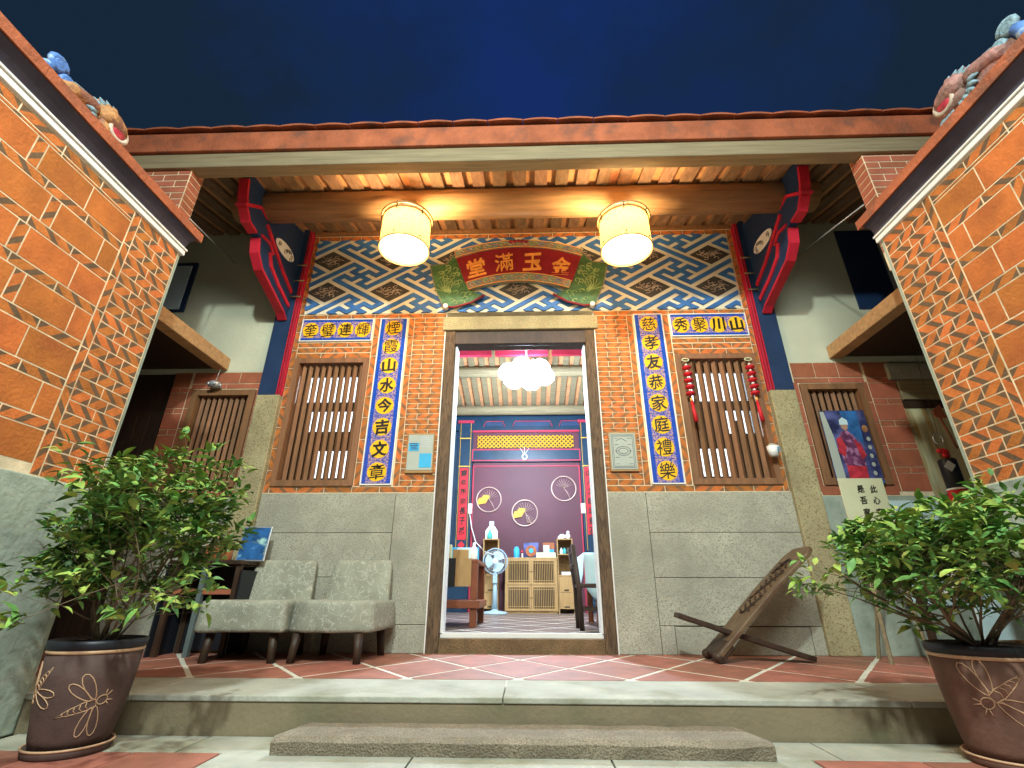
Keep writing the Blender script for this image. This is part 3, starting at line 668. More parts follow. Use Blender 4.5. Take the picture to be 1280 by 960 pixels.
def bracket(s):
    X = -2.12 if s < 0 else 2.05; t = 0.030
    T = thing('eave_bracket', ('carved navy and red bracket under the left end of the eave' if s < 0 else 'carved navy and red bracket under the right end of the eave'), 'bracket', (X, -0.04, 2.6))
    out = [(-0.04, 2.56), (-0.10, 2.60), (-0.30, 2.665), (-0.52, 2.735), (-0.61, 2.82), (-0.64, 2.93), (-0.70, 2.955), (-0.80, 2.965), (-0.86, 3.03), (-0.90, 3.12), (-0.93, 3.25)]
    top = [(-0.93, 3.33), (-0.55, 3.36), (-0.04, 3.50)]
    poly = out + top
    n = len(poly); b = MB(); vs = [(X - t, p[0], p[1]) for p in poly] + [(X + t, p[0], p[1]) for p in poly]
    b.add(vs, [tuple(range(n)), tuple(range(2 * n - 1, n - 1, -1))], 0)
    b.add(vs, [(i, (i + 1) % n, (i + 1) % n + n, i + n) for i in range(n)], 0)
    b.build('bracket_body', 'navy', T)
    # red edge board following the lower outline in two tiers
    def ribbon(pts, half, th, nm, m='red', ox=0):
        vs = []; 
        for i, p in enumerate(pts):
            a = Vector(pts[max(0, i - 1)]); c = Vector(pts[min(len(pts) - 1, i + 1)]); d = (c - a).normalized(); nrm = Vector((d.y, -d.x))
            for q in (0, th): 
                for xx in (-half, half): vs.append((X + ox + xx, p[0] + nrm.x * -q, p[1] + nrm.y * -q))
        fs = []
        for i in range(len(pts) - 1):
            k = 4 * i; fs += [(k, k + 1, k + 5, k + 4), (k + 2, k + 6, k + 7, k + 3), (k, k + 4, k + 6, k + 2), (k + 1, k + 3, k + 7, k + 5)]
        fs += [(0, 2, 3, 1), (4 * len(pts) - 4, 4 * len(pts) - 3, 4 * len(pts) - 1, 4 * len(pts) - 2)]
        MB().add(vs, fs).build(nm, m, T)
    ribbon(out[:6], t + 0.006, 0.022, 'lower_edge'); ribbon(out[6:], t + 0.006, 0.022, 'upper_edge')
    ribbon([(-0.64, 2.955), (-0.52, 2.98), (-0.44, 2.93)], t + 0.010, 0.025, 'lower_hook'); ribbon([(-0.90, 3.02), (-0.72, 3.16), (-0.62, 3.14)], t + 0.010, 0.025, 'upper_hook')
    si = 1 if s < 0 else -1
    for pts, nm in (([(-0.05, 2.70), (-0.25, 2.76), (-0.42, 2.84), (-0.47, 2.93)], 'inner_rib'), ([(-0.05, 2.84), (-0.25, 2.92), (-0.42, 3.02), (-0.60, 3.12)], 'inner_rib')):
        ribbon(pts, 0.006, 0.035, nm, 'red', ox=si * (t + 0.006))
    for nm, m, r1, r2, off in (('cartouche', 'white', 0.14, 0.065, 0.010), ('cartouche_rim', 'navy', 0.155, 0.08, 0.006)):
        pp = [(-0.28 + r1 * math.cos(2 * math.pi * k / 20) * (1 if math.cos(2 * math.pi * k / 20) > 0 else 1.25), 3.10 + r2 * math.sin(2 * math.pi * k / 20) + 0.10 * r1 * math.cos(2 * math.pi * k / 20)) for k in range(20)]
        vs = [(X + si * (t + off), p[0], p[1]) for p in pp] + [(X + si * t, p[0], p[1]) for p in pp]
        MB().add(vs, [tuple(range(20))] + [(i, (i + 1) % 20, (i + 1) % 20 + 20, i + 20) for i in range(20)]).build(nm, m, T)
    fl = MB(); rg = random.Random(5)
    for k in range(9):
        y, z = -0.28 + rg.uniform(-.12, .11), 3.10 + rg.uniform(-.035, .035)
        fl.tube([(X + si * (t + 0.012), y + 0.02 * math.cos(q), z + 0.016 * math.sin(q)) for q in (0, 1.2, 2.4, 3.6, 4.6)], 0.003, 4)
    fl.build('painted_sprig', 'diamond', T)['kind'] = 'stuff'
    # cross pegs
    for z in (2.78, 2.95, 3.12):
        xs = (X + t, -1.99) if s < 0 else (1.93, X - t)
        MB().tube([(xs[0], -0.06, z), (xs[1], -0.06, z)], 0.007, 6).build('peg', 'woodgrey', T)
bracket(-1); bracket(1)

# ------------------------------------------------------------------ main eave: rafters, purlin, boards
def eave():
    T = thing('hall_eave', 'wide timber eave with red tile edge over the whole porch', 'roof', (0, -1.2, 3.0))
    SL = 0.27; ang = math.atan(SL)
    def zb(y): return 3.535 + SL * y
    L = 1.2 / math.cos(ang)
    sp = 0.163
    b = MB(); b.box(-0.048, 0, 0, 0.048, L + 0.5, 0.035); rm = b.mesh('rafter', 'woody')
    b = MB(); b.box(-0.036, 0, 0.03, 0.036, L + 0.5, 0.05); cm = b.mesh('ceiling_tile', 'ceiltile')
    for i in range(-20, 21):
        x = -0.03 + i * sp
        Tm = Matrix.Translation((x, -1.2, zb(-1.2))) @ Matrix.Rotation(ang, 4, 'X')
        put('rafter', rm, T, Tm); put('ceiling_tile', cm, T, Matrix.Translation((sp / 2, 0, 0)) @ Tm)
    b = MB(); b.box(-4.2, -1.22, zb(-1.2) + 0.052, 4.2, 0.3, zb(-1.2) + 0.10)
    vs = [(x, y, zb(y) + 0.058 + dz) for x in (-4.2, 4.2) for y in (-1.224, 0.3) for dz in (0, 0.06)]
    MB().add(vs, [(0, 1, 3, 2), (4, 6, 7, 5), (0, 4, 5, 1), (2, 3, 7, 6), (0, 2, 6, 4), (1, 5, 7, 3)]).build('roof_deck', 'cove', T)
    bx('eave_beam', 'woodgrey', T, -4.2, -1.225, 3.062, 4.2, -1.125, 3.232, bevel=0.006)
    # round purlin
    MB().tube([(-2.35, -0.62, 3.262), (2.3, -0.62, 3.262)], 0.118, 24).build('purlin', 'woodh', T)
    # red fascia with tile edges
    fa = MB().box(-4.2, -1.252, 3.189, 4.2, -1.226, 3.362).build('red_fascia', 'terracotta', T, bevel=0.006)
    b = MB(); n = 12
    vs = []
    for y in (-1.275, -0.6):
        for k in range(n + 1):
            t = k / n; vs.append((t * 0.24, y, 3.374 + 0.016 * math.sin(math.pi * t) + (y + 1.33) * SL)); 
        for k in range(n + 1):
            t = 1 - k / n; vs.append((t * 0.24, y, 3.363 + 0.010 * math.sin(math.pi * t) + (y + 1.33) * SL))
    m_ = 2 * (n + 1); b.add(vs, [(i, (i + 1) % m_, (i + 1) % m_ + m_, i + m_) for i in range(m_)] + [tuple(range(m_))[::-1], tuple(range(m_, 2 * m_))])
    em = b.mesh('roof_tile', 'terracotta')
    for i in range(-17, 17): put('roof_tile', em, T, Matrix.Translation((i * 0.245, 0, 0.002 * (i % 2))))
eave()

# ------------------------------------------------------------------ side wings
GAP = 0.0066; STRIPE = 'stripe'
def wing(s):
    name = 'left' if s < 0 else 'right'
    Xw = -1.97 if s < 0 else 1.955
    T = thing('wing_wall', 'orange tile and brick side wall of the %s courtyard wing' % name, 'wall', (Xw, -1.45, GZ), R(90) if s < 0 else R(-90))
    # wall frame: u along the wall measured from the corner, going away from the facade
    def FR(u_world_min):  # matrix mapping local (u,d,v) so that u increases along +Y (left) or -Y (right)
        return mtx((Xw, 0, 0), R(90)) if s < 0 else mtx((Xw, 0, 0), R(-90))
    Fm = FR(0)
    def U(y0, y1): return (y0, y1) if s < 0 else (-y1, -y0)     # interval of world Y -> local u interval
    Y0, Y1 = -3.75, -1.452
    sg = -1 if s < 0 else 1
    xa, xb = sorted((Xw, Xw + sg * 0.25))
    bx('core', 'mortar', T, xa, Y0, 0.79, xb, Y1 + 0.0, 2.14)
    pf = sorted((Xw - sg * 0.008, Xw + sg * 0.25))
    bx('plaster_base', 'plinthplaster', T, pf[0], Y0, GZ, pf[1], Y1 - 0.002, 0.79, bevel=0.006)
    # quoin bricks
    u0, u1 = U(-1.735, -1.455); field(Fm, T, u0, u1, 0.793, 2.136, ((0.3333, 0.6667), (0.5,)), 0.0565)
    u0, u1 = U(-1.777, -1.735); vband(Fm, T, u0, 0.793, 2.136, 0.042, 0.18)
    z = 2.132
    u0, u1 = U(Y0, -1.779)
    tm = {}
    def tile_at(ya, yb, z0, z1, mt='tile', nm='wall_tile'):
        a, b_ = U(ya, yb); key = (round(b_ - a, 3), round(z1 - z0, 3), mt)
        if key not in tm:
            q = MB(); q.box(GAP / 2, -0.0013, GAP / 2, b_ - a - GAP / 2, 0.01, z1 - z0 - GAP / 2); tm[key] = q.mesh(nm, mt)
        put(nm, tm[key], T, Fm @ Matrix.Translation((a, random.uniform(-.0004, .0004), z0)))
    hband(Fm, T, u0, u1, 2.085, 0.047, 0.2); hband(Fm, T, u0, u1, 2.068 - 0.0, 0.017, 0.4)
    zt = 2.068; row = 0
    while zt > 0.85:
        zb_ = zt - 0.1365
        y = -1.779; first = 0.224 if row in (0, 4, 6) else 0.087
        first = [0.224, 0.087, 0.15, 0.087, 0.224, 0.087, 0.2][row % 7]
        l = first; c = 0
        while y > Y0 + 0.02:
            l = min(l, y - Y0)
            tile_at(y - l, y, zb_, zt); y -= l; c += 1
            if c in (2, 5, 8) and y - 0.045 > Y0:
                a, b_ = U(y - 0.045, y); brick_at(Fm, T, a, zb_, 0.1365, 0.045, 1 if c % 2 else -1, 0.5, True); y -= 0.045
            l = 0.226
        zc = zb_ - 0.0465
        if zc < 0.80: break
        hband(Fm, T, u0, u1, zc, 0.0465, 0.2, 1 if row % 2 else -1)
        zt = zc; row += 1
    # trim, cove, eave of the wing roof
    Rf = thing('wing_roof', 'low tiled eave of the %s courtyard wing with white moulding below' % name, 'roof', (Xw, -1.45, 2.137))
    q = lambda a, b_: sorted((Xw - sg * a, Xw + sg * b_))
    a = q(0.014, 0.2); bx('white_moulding', 'white', Rf, a[0], Y0, 2.138, a[1], Y1 + 0.03, 2.168, bevel=0.004)
    a = q(0.022, 0.2); bx('moulding_lip', 'white', Rf, a[0], Y0, 2.169, a[1], Y1 + 0.032, 2.181, bevel=0.003)
    prof = [(0.010, 2.182), (0.014, 2.20), (0.026, 2.222), (0.046, 2.238), (0.062, 2.245), (-0.2, 2.245), (-0.2, 2.182)]
    n = len(prof); vs = [(Xw - sg * p[0], y, p[1]) for y in (Y0, Y1 + 0.02) for p in prof]
    MB().add(vs, [(i, (i + 1) % n, (i + 1) % n + n, i + n) for i in range(n)] + [tuple(range(n)), tuple(range(2 * n - 1, n - 1, -1))]).build('cove_board', 'cove', Rf)
    # tile edge: row of slabs
    y = Y0; k = 0
    while y < Y1 + 0.04:
        y2 = min(y + 0.27, Y1 + 0.05)
        a = q(0.072 + 0.001 * (k % 2), -0.9); 
        aa = q(0.072, -0.0); zz = 2.246
        vs = []
        for yy in (y, y2 - 0.002):
            for (o, z_) in ((0.074, 2.246), (0.074, 2.300), (-1.2, 2.300 + 0.36), (-1.2, 2.246 + 0.36)):
                vs.append((Xw - sg * o, yy, z_))
        MB().add(vs, [(0, 1, 2, 3), (7, 6, 5, 4), (0, 4, 5, 1), (1, 5, 6, 2), (2, 6, 7, 3), (3, 7, 4, 0)]).build('roof_tile', 'terracotta', Rf)
        y = y2; k += 1
    # white gable end wall facing the porch
    a = q(0.0, 0.9)
    E_ = thing('wing_end_wall', 'plain end wall of the %s wing facing the porch corridor' % name, 'wall', (Xw + sg * 0.5, -1.45, GZ))
    aa = sorted((Xw + sg * 0.251, Xw + sg * 1.8)); bx('wall_face', 'plaster', E_, aa[0], -1.62, GZ, aa[1], Y1 - 0.001, 2.24)
    bx('corner_return', 'plinthplaster', E_, *(sorted((Xw + sg * 0.004, Xw + sg * 0.25))[0], Y1 + 0.001, GZ), *(sorted((Xw + sg * 0.004, Xw + sg * 0.25))[1], Y1 + 0.02, 2.13))
wing(-1); wing(1)

def roof_beast(s):
    Xr = -2.0 if s < 0 else 1.995; dz = 0.0 if s < 0 else 0.05; q = -s
    T = thing('roof_ornament', ('ochre open-mouthed ceramic beast on the left wing roof edge' if s < 0 else 'pinkish open-mouthed ceramic beast on the right wing roof edge'), 'ornament', (Xr, -2.05, 2.3))
    P = lambda x, y, z: (Xr + q * x * 0.8, -2.08 + (y + 2.08) * 0.84, 2.33 + (z - 2.33) * 0.80 + dz)
    skin = 'orange' if s < 0 else 'pinkceramic'
    # sloping ridge with pale top line
    ridge = [P(0, -2.32, 2.375), P(0, -2.26, 2.425), P(0, -2.18, 2.445), P(0, -2.10, 2.45)]
    MB().tube(ridge, [0.03, 0.036, 0.04, 0.045], 10).build('neck', skin, T)
    MB().tube([(p[0], p[1], p[2] + 0.036) for p in ridge], 0.011, 7).build('crest_line', 'palesea', T)
    b = MB(); b.add([P(-.03, -2.40, 2.27), P(-.03, -2.02, 2.27), P(-.03, -2.05, 2.44), P(-.03, -2.36, 2.40), P(.02, -2.40, 2.27), P(.02, -2.02, 2.27), P(.02, -2.05, 2.44), P(.02, -2.36, 2.40)],
         [(0, 1, 2, 3), (7, 6, 5, 4), (0, 4, 5, 1), (1, 5, 6, 2), (2, 6, 7, 3), (3, 7, 4, 0)]); b.build('base', skin, T)
    # head: upper jaw, lower jaw, brow, nostrils, eye
    b = MB(); b.tube([P(0, -2.13, 2.44), P(0.005, -2.08, 2.465), P(0.01, -2.03, 2.465), P(0.02, -1.985, 2.445), P(0.028, -1.95, 2.43)], [0.045, 0.062, 0.058, 0.048, 0.030], 14)
    b.tube([P(0, -2.10, 2.405), P(0.01, -2.05, 2.385), P(0.02, -2.0, 2.375), P(0.03, -1.965, 2.38)], [0.04, 0.042, 0.034, 0.022], 12)
    for x, y, z, r_ in ((0.03, -2.06, 2.52, .024), (-0.02, -2.06, 2.525, .024), (0.025, -1.965, 2.468, .017), (0.0, -1.97, 2.47, .017), (0.04, -2.10, 2.50, .02), (0.01, -2.12, 2.515, .022), (0.05, -2.02, 2.49, .016)):
        b.ball(P(x, y, z), r_, 8)
    b.build('head', skin, T)
    mo = [(0.062 * math.cos(t), 0.050 * math.sin(t)) for t in [k * math.pi / 9 for k in range(18)]]
    MB().tube([P(0.052, -2.005 + u * 0.9, 2.418 + v) for u, v in mo], 0.012, 6, closed=True).build('lip', 'scroll', T)
    MB().ball(P(0.035, -2.005, 2.418), (0.03, 0.048, 0.040), 12).build('throat', 'printred', T)
    MB().ball(P(0.062, -2.07, 2.475), 0.012, 8).build('eye', 'white', T)
    b = MB()
    for k in range(10):
        a = R(95 + 19 * k); y, z = -2.06 + 0.085 * math.cos(a), 2.425 + 0.085 * math.sin(a); y2, z2 = -2.06 + 0.135 * math.cos(a), 2.425 + 0.135 * math.sin(a); da = R(8)
        b.tube([P(0.03, y, z), P(0.035, (y + y2) / 2 + 0.008 * math.sin(a), (z + z2) / 2), P(0.03, y2, z2)], [0.016, 0.012, 0.002], 6)
    for k in range(5): b.tube([P(0.03, -2.02 + 0.016 * k, 2.35), P(0.04, -2.01 + 0.018 * k, 2.325), P(0.035, -2.0 + 0.02 * k, 2.305)], [0.012, 0.009, 0.002], 6)
    b.build('mane', 'palesea', T)
    T2 = thing('roof_scroll', ('blue double-spiral ceramic scroll on the left wing roof edge' if s < 0 else 'pale blue ceramic scroll on the right wing roof edge'), 'ornament', (Xr, -2.33, 2.35))
    for (y, z, r_) in ((-2.365, 2.475, 0.045), (-2.30, 2.425, 0.033)):
        b = MB(); pts = []
        for k in range(26):
            t = k / 25; a = t * 4.2 * math.pi; rr = r_ * (1 - 0.85 * t); pts.append(P(0.01 * t, y + rr * math.cos(a), z + rr * math.sin(a)))
        b.tube(pts, [0.016 * (1 - 0.45 * k / 25) for k in range(26)], 7, up=(1, 0, 0)); b.ball(P(0, y, z), (0.018, r_ * 0.85, r_ * 0.85), 12); b.build('spiral', 'seablue' if s < 0 else 'palesea', T2)
    MB().tube([P(0, -2.42, 2.30), P(0, -2.41, 2.39), P(0, -2.38, 2.44)], [0.04, 0.032, 0.022], 8).build('stem', 'seablue', T2)
roof_beast(-1); roof_beast(1)

# brick piers under the eave
def pier(s):
    T = thing('eave_pier', 'brick pier carrying the %s end of the eave' % ('left' if s < 0 else 'right'), 'pier', (s * 2.7, -1.15, 2.3))
    xi = -2.312 if s < 0 else 2.262
    a, b_ = (xi - 0.9, xi) if s < 0 else (xi, xi + 0.9)
    zt = 3.135 if s < 0 else 3.16
    bx('core', 'mortar', T, a, -1.196, 2.2, b_, -1.084, zt)
    h = 0.055; n = int((zt - 2.3) / h); me = {}
    for i in range(n):
        z = zt - (i + 1) * h
        x = a - (0.09 if i % 2 else 0)
        while x < b_ - 0.01:
            x2 = min(x + 0.18, b_); x1 = max(x, a)
            k = round(x2 - x1, 3)
            if k > 0.02:
                if k not in me: me[k] = MB().box(0.004, -0.0025, 0.004, k - 0.004, 0.004, h - 0.004).mesh('brick', 'redblock')
                put('brick', me[k], T, Matrix.Translation((x1, -1.196, z)))
            x = x2
        me2 = me.setdefault('side', MB().box(0.004, -0.0025, 0.004, 0.108, 0.004, h - 0.004).mesh('brick', 'redblock'))
        put('brick', me2, T, mtx((b_ if s < 0 else a, -1.196 if s < 0 else -1.084, z), R(90) if s < 0 else R(-90)))
pier(-1); pier(1)
for s in (-1, 1):
    x0 = -2.30 if s < 0 else 2.24
    o = MB().tube([(x0, -1.1, 2.72), (s * 2.72 if s < 0 else 2.33, 0.0, 3.20 if s < 0 else 3.07)], 0.005, 6).build('tie_rod', 'metal')
    if s > 0: o.data.transform(Matrix.Identity(4))
    setp(o, 'thin pale tie rod slanting across the %s plaster wall' % ('left' if s < 0 else 'right'), 'rod')

# ------------------------------------------------------------------ recess walls beside the front
def recess(s):
    nm = 'left' if s < 0 else 'right'
    T = thing('recess_wall', 'plaster and terracotta wall set beside the %s porch post' % nm, 'wall', (s * 2.7, 0, 0))
    i0 = 2.195 if s < 0 else 2.128
    if s < 0: w0, w1, d0 = 2.228, 2.757, 2.955
    else: w0, w1, d0 = 2.185, 2.680, 2.950
    def X(a, b_): return (-b_, -a) if s < 0 else (a, b_)
    zb_ = 2.07 if s < 0 else 2.10
    m = MB()
    def wb(a, b_, z0, z1, mt, n_, y=0.0, bev=0): 
        q = X(a, b_); return bx(n_, mt, T, q[0], y, z0, q[1], 0.22, z1, bevel=bev)
    wb(i0, 4.2, zb_, 3.56, 'plaster', 'plaster_upper')
    wb(i0, w0 + 0.03, 1.02, zb_, 'mortar', 'mortar_core', 0.002); wb(w1 - 0.03, d0, 1.02, zb_, 'mortar', 'mortar_core', 0.002)
    wb(w0 + 0.03, w1 - 0.03, 1.9, zb_, 'mortar', 'mortar_core', 0.002); 
    wb(w0 + 0.03, w1 - 0.03, 1.02, 1.11, 'mortar', 'mortar_core', 0.002)
    wb(i0, d0, 0.0, 1.02, 'granite' if s < 0 else 'plinthplaster', 'dado', -0.012, 0.004)
    mc = {}
    def blk(a, b_, z0, z1, mt='redblock', nm_='terracotta_block'):
        q = X(a, b_); k = (round(b_ - a, 3), round(z1 - z0, 3), mt)
        if k not in mc: mc[k] = MB().box(0.003, -0.002, 0.003, b_ - a - 0.003, 0.006, z1 - z0 - 0.003).mesh(nm_, mt)
        put(nm_, mc[k], T, Matrix.Translation((q[0], random.uniform(-.001, .001), z0)))
    # pieces above the window
    n = 3; a0, a1 = w0 - 0.03, w1 + 0.03
    for k in range(3): blk(a0 + (a1 - a0) * k / 3, a0 + (a1 - a0) * (k + 1) / 3, 1.965, zb_ - 0.002)
    for k in range(2): blk(a0 + (a1 - a0) * k / 2, a0 + (a1 - a0) * (k + 1) / 2, 1.918, 1.963)
    # column beyond the window
    z = zb_ - 0.002; k = 0
    while z > 1.05:
        z2 = z - 0.137; blk(w1 + 0.05, d0, z2, z); 
        mid = (w1 + 0.05 + d0) / 2; z3 = z2 - 0.045
        if z3 > 1.02: blk(w1 + 0.05, mid, z3, z2); blk(mid, d0, z3, z2)
        z = z3
    for k in range(5): blk(w1 + 0.005, w1 + 0.048, 1.05 + k * 0.175, 1.225 + k * 0.175)
    for k in range(5): blk(i0 + 0.002, w0 - 0.003 if w0 - i0 > 0.035 else w0, 1.05 + k * 0.175, 1.225 + k * 0.175)
    for k in range(3): blk(a0 + (a1 - a0) * k / 3, a0 + (a1 - a0) * (k + 1) / 3, 1.025, 1.098)
    # doorway beyond
    q = X(2.955, 3.28)
    if s < 0:
        bx('door_leaf', 'wooddark', T, -4.2, 0.03, 0, -2.957, 0.2, 2.069)
        for k in range(4): bx('door_board', 'wooddark', T, -2.975 - 0.1 * (k + 1), 0.012, 0.02, -2.978 - 0.1 * k, 0.03, 1.72, bevel=0.003)
        # small high window with pale curtain
        bx('high_window_frame', 'navy', T, -3.34, -0.02, 2.67, -3.06, 0.0, 3.20); bx('curtain', 'cloth', T, -3.25, -0.03, 2.69, -3.10, -0.018, 3.16)
    else:
        bx('stone_lintel', 'granite', T, 2.90, -0.03, 1.935, 3.4, 0.2, 2.075, bevel=0.006)
        bx('wood_lintel', 'woodgrey', T, 2.957, -0.015, 1.765, 3.4, 0.2, 1.933, bevel=0.004)
        bx('dark_lintel', 'wooddark', T, 2.958, 0.0, 1.70, 3.4, 0.2, 1.763)
        for k in range(3): bx('door_board', 'doorwood', T, 2.957 + 0.16 * k, 0.01 + 0.004 * (k % 2), 0.0, 3.115 + 0.16 * k, 0.06, 1.70, bevel=0.003)
        bx('far_wall', 'plaster', T, 3.44, 0.0, 0, 4.3, 0.2, 2.09)
        bx('dark_window', 'navy', T, 2.86, -0.012, 2.60, 3.2, 0.0, 3.44)
    # timber beam carrying the corridor ceiling, and its ceiling
    Bm = thing('corridor_beam', 'brown timber edge beam of the %s corridor ceiling' % nm, 'beam', (s * 2.55, -0.7, 2.1))
    q = (-2.62, -2.515) if s < 0 else (2.485, 2.59); zc = 2.085 if s < 0 else 2.13
    bx('beam', 'woodh', Bm, q[0], -1.43, zc, q[1], -0.002, zc + 0.11, bevel=0.006)
    q = (-4.2, -2.621) if s < 0 else (2.591, 4.2); bx('ceiling_boards', 'wooddark', Bm, q[0], -1.43, zc + 0.02, q[1], -0.003, zc + 0.09)
    return T
recess(-1); recess(1)
window('corridor_window', 'smaller barred window behind the left potted shrub', -2.757, -2.228, 1.10, 1.905, 9, fw=0.05, rails=())
window('corridor_window', 'smaller barred window behind the portrait poster', 2.185, 2.680, 1.10, 1.908, 8, fw=0.05, rails=())
# rooms behind the corridor windows are closed dark boxes
for s in (-1, 1):
    T = thing('side_room', 'dark room behind the %s corridor window' % ('left' if s < 0 else 'right'), 'room', (s * 2.6, 1.0, 0))
    a, b_ = (-4.2, -2.2) if s < 0 else (2.13, 4.2)
    m = MB(); m.box(a, 1.2, 0, b_, 1.3, 3.5).box(a, 0.22, 3.5, b_, 1.3, 3.56).box(a, 0.22, -0.1, b_, 1.3, 0)
    m.box(a, 0.22, 0, a + 0.05, 1.2, 3.5).box(b_ - 0.05, 0.22, 0, b_, 1.2, 3.5); m.build('room_shell', 'cove', T)

# ------------------------------------------------------------------ interior hall
HF = 0.10
def hall():
    fl = bpy.data.objects.new('hall_floor', None); COL.objects.link(fl); INV[fl.name] = I4; setp(fl, 'diagonal tiled floor inside the hall', kind='structure')
    bx('mortar_bed', 'grout', fl, -2.15, 0.2, -0.2, 2.1, 4.7, HF - 0.001)
    for r_ in range(0, 14):
        for c_ in range(-4, 5):
            cx = c_ * 0.5 + (0.25 if r_ % 2 else 0); cy = 0.3 + r_ * 0.33
            P = tile_poly(cx, cy, 0.21, 4.65, -1.6, 1.5, 0.5, 0.66, 0.018)
            if len(P) >= 3 and area(P) > 0.004: flat_tile(P, HF, 'floorin', fl, 'floor_tile')
    T = thing('hall_walls', 'white side walls and ceiling of the lit hall', 'room', (0, 2.4, 0))
    bx('side_wall', 'wallwhite', T, -2.19, 0.221, 0, -2.10, 4.7, 4.0); bx('side_wall', 'wallwhite', T, 2.03, 0.221, 0, 2.12, 4.7, 4.0)
    bx('back_wall', 'wallwhite', T, -2.10, 4.66, 0, 2.03, 4.75, 4.0)
    def sl(y0, z0, y1, z1): return [(x, y, z + d) for x in (-2.19, 2.12) for (y, z) in ((y0, z0), (y1, z1)) for d in (0.04, 0.09)]
    fs = [(0, 1, 3, 2), (4, 6, 7, 5), (0, 4, 5, 1), (2, 3, 7, 6), (0, 2, 6, 4), (1, 5, 7, 3)]
    MB().add(sl(2.3, 3.86, 4.75, 3.37), fs).build('ceiling_deck', 'ceiltile', T); MB().add(sl(0.2, 3.44, 2.3, 3.86), fs).build('ceiling_deck', 'cove', T)
    a = math.atan((3.86 - 3.37) / 2.45); L = 2.5
    rm = MB().box(-0.045, 0, 0, 0.045, L, 0.035).mesh('rafter', 'woodgrey')
    for i in range(-11, 12): put('rafter', rm, T, Matrix.Translation((i * 0.165 - 0.03, 2.3, 3.86)) @ Matrix.Rotation(-a, 4, 'X'))
    for y, z, r in ((3.25, 3.56, 0.085), (4.35, 3.33, 0.085)):
        MB().tube([(-2.1, y, z), (2.03, y, z)], r, 18).build('purlin', 'woodgrey', T)
    for x0, x1 in ((-1.6, -0.47), (-0.42, 0.31), (0.36, 1.5)):
        bx('red_tie_board', 'pink', T, x0, 2.28, 3.37, x1, 2.34, 3.44)
    # partition
    Pn = thing('altar_partition', 'purple and blue painted timber partition at the back of the hall', 'partition', (-0.01, 4.6, HF))
    y = 4.56
    bx('purple_panel', 'purple', Pn, -0.93, y, HF, 0.91, 4.62, 2.44, bevel=0.003)
    bx('blue_header', 'pblue', Pn, -1.9, y - 0.02, 3.02, 1.88, 4.65, 3.36)
    for x0, x1 in ((-0.72, -0.42), (-0.20, 0.42), (0.62, 0.92)):
        bx('header_slot', 'navy', Pn, x0, y - 0.026, 3.10, x1, y - 0.018, 3.18); 
        MB().tube([(x0 - 0.04, y - 0.028, 3.09), (x0, y - 0.028, 3.19), (x1, y - 0.028, 3.19), (x1 + 0.04, y - 0.028, 3.09)], 0.008, 5).build('slot_trim', 'pink', Pn)
    bx('header_trim', 'pink', Pn, -0.95, y - 0.035, 2.985, 0.93, y - 0.0, 3.02)
    bx('lattice_ground', 'purple', Pn, -0.95, y - 0.005, 2.60, 0.93, 4.64, 2.985)
    # yellow lattice
    lt = MB(); lx0, lx1, lz0, lz1 = -0.86, 0.82, 2.70, 2.92; st_ = 0.074
    k = -6
    def cl(p, q_):
        (xa, za), (xb, zb2) = p, q_
        pts = []
        for t in (0, 1): pass
        dx = xb - xa; t0, t1 = 0.0, 1.0
        if dx != 0:
            ta, tb = (lx0 - xa) / dx, (lx1 - xa) / dx
            if ta > tb: ta, tb = tb, ta
            t0, t1 = max(t0, ta), min(t1, tb)
        if t0 >= t1: return None
        f = lambda t: (xa + dx * t, za + (zb2 - za) * t)
        return f(t0), f(t1)
    x = lx0 - 0.3
    while x < lx1 + 0.3:
        for d_ in (1, -1):
            c = cl((x, lz0), (x + d_ * (lz1 - lz0), lz1))
            if c: lt.tube([(c[0][0], y - 0.03 - 0.003 * d_, c[0][1]), (c[1][0], y - 0.03 - 0.003 * d_, c[1][1])], 0.0115, 4, smooth=False)
        x += st_
    lt.build('yellow_lattice', 'yellow', Pn)
    bx('lattice_back', 'ink', Pn, lx0, y - 0.012, lz0, lx1, y - 0.006, lz1)
    bx('blue_beam', 'pblue', Pn, -0.95, y - 0.03, 2.455, 0.93, 4.63, 2.67)
    fr = MB(); 
    for z in (2.475, 2.665): fr.box(-0.95, y - 0.036, z - 0.01, 0.93, y - 0.03, z + 0.01)
    for x in (-0.945, 0.915): fr.box(x - 0.005, y - 0.0355, 2.485, x + 0.015, y - 0.03, 2.655)
    fr.build('beam_trim', 'pink', Pn)
    t_ = MB(); t_.box(-0.93, y - 0.012, 2.37, 0.91, y - 0.001, 2.39).box(-0.93, y - 0.0115, HF, -0.905, y - 0.001, 2.37).box(0.885, y - 0.0115, HF, 0.91, y - 0.001, 2.37).build('panel_trim', 'pink', Pn)
    for s in (-1, 1):
        xc = -0.01 + s * 1.06
        bx('blue_post', 'pblue', Pn, xc - 0.13, y - 0.03, HF, xc + 0.13, 4.64, 3.2)
        for z in (2.36, 2.86): bx('yellow_ring', 'yellow', Pn, xc - 0.10, y - 0.055, z, xc + 0.10, y - 0.03, z + 0.018)
        bx('post_face', 'pblue', Pn, xc - 0.085, y - 0.05, HF, xc + 0.085, y - 0.031, 3.15, bevel=0.004)
        e = MB()
        for o in (-0.092, 0.088): e.box(xc + o, y - 0.053, 1.0, xc + o + 0.006, y - 0.03, 3.15)
        e.build('post_edge', 'yellow', Pn)
        bx('post_cap', 'pink', Pn, xc - 0.14, y - 0.065, 3.15, xc + 0.14, y - 0.025, 3.20)
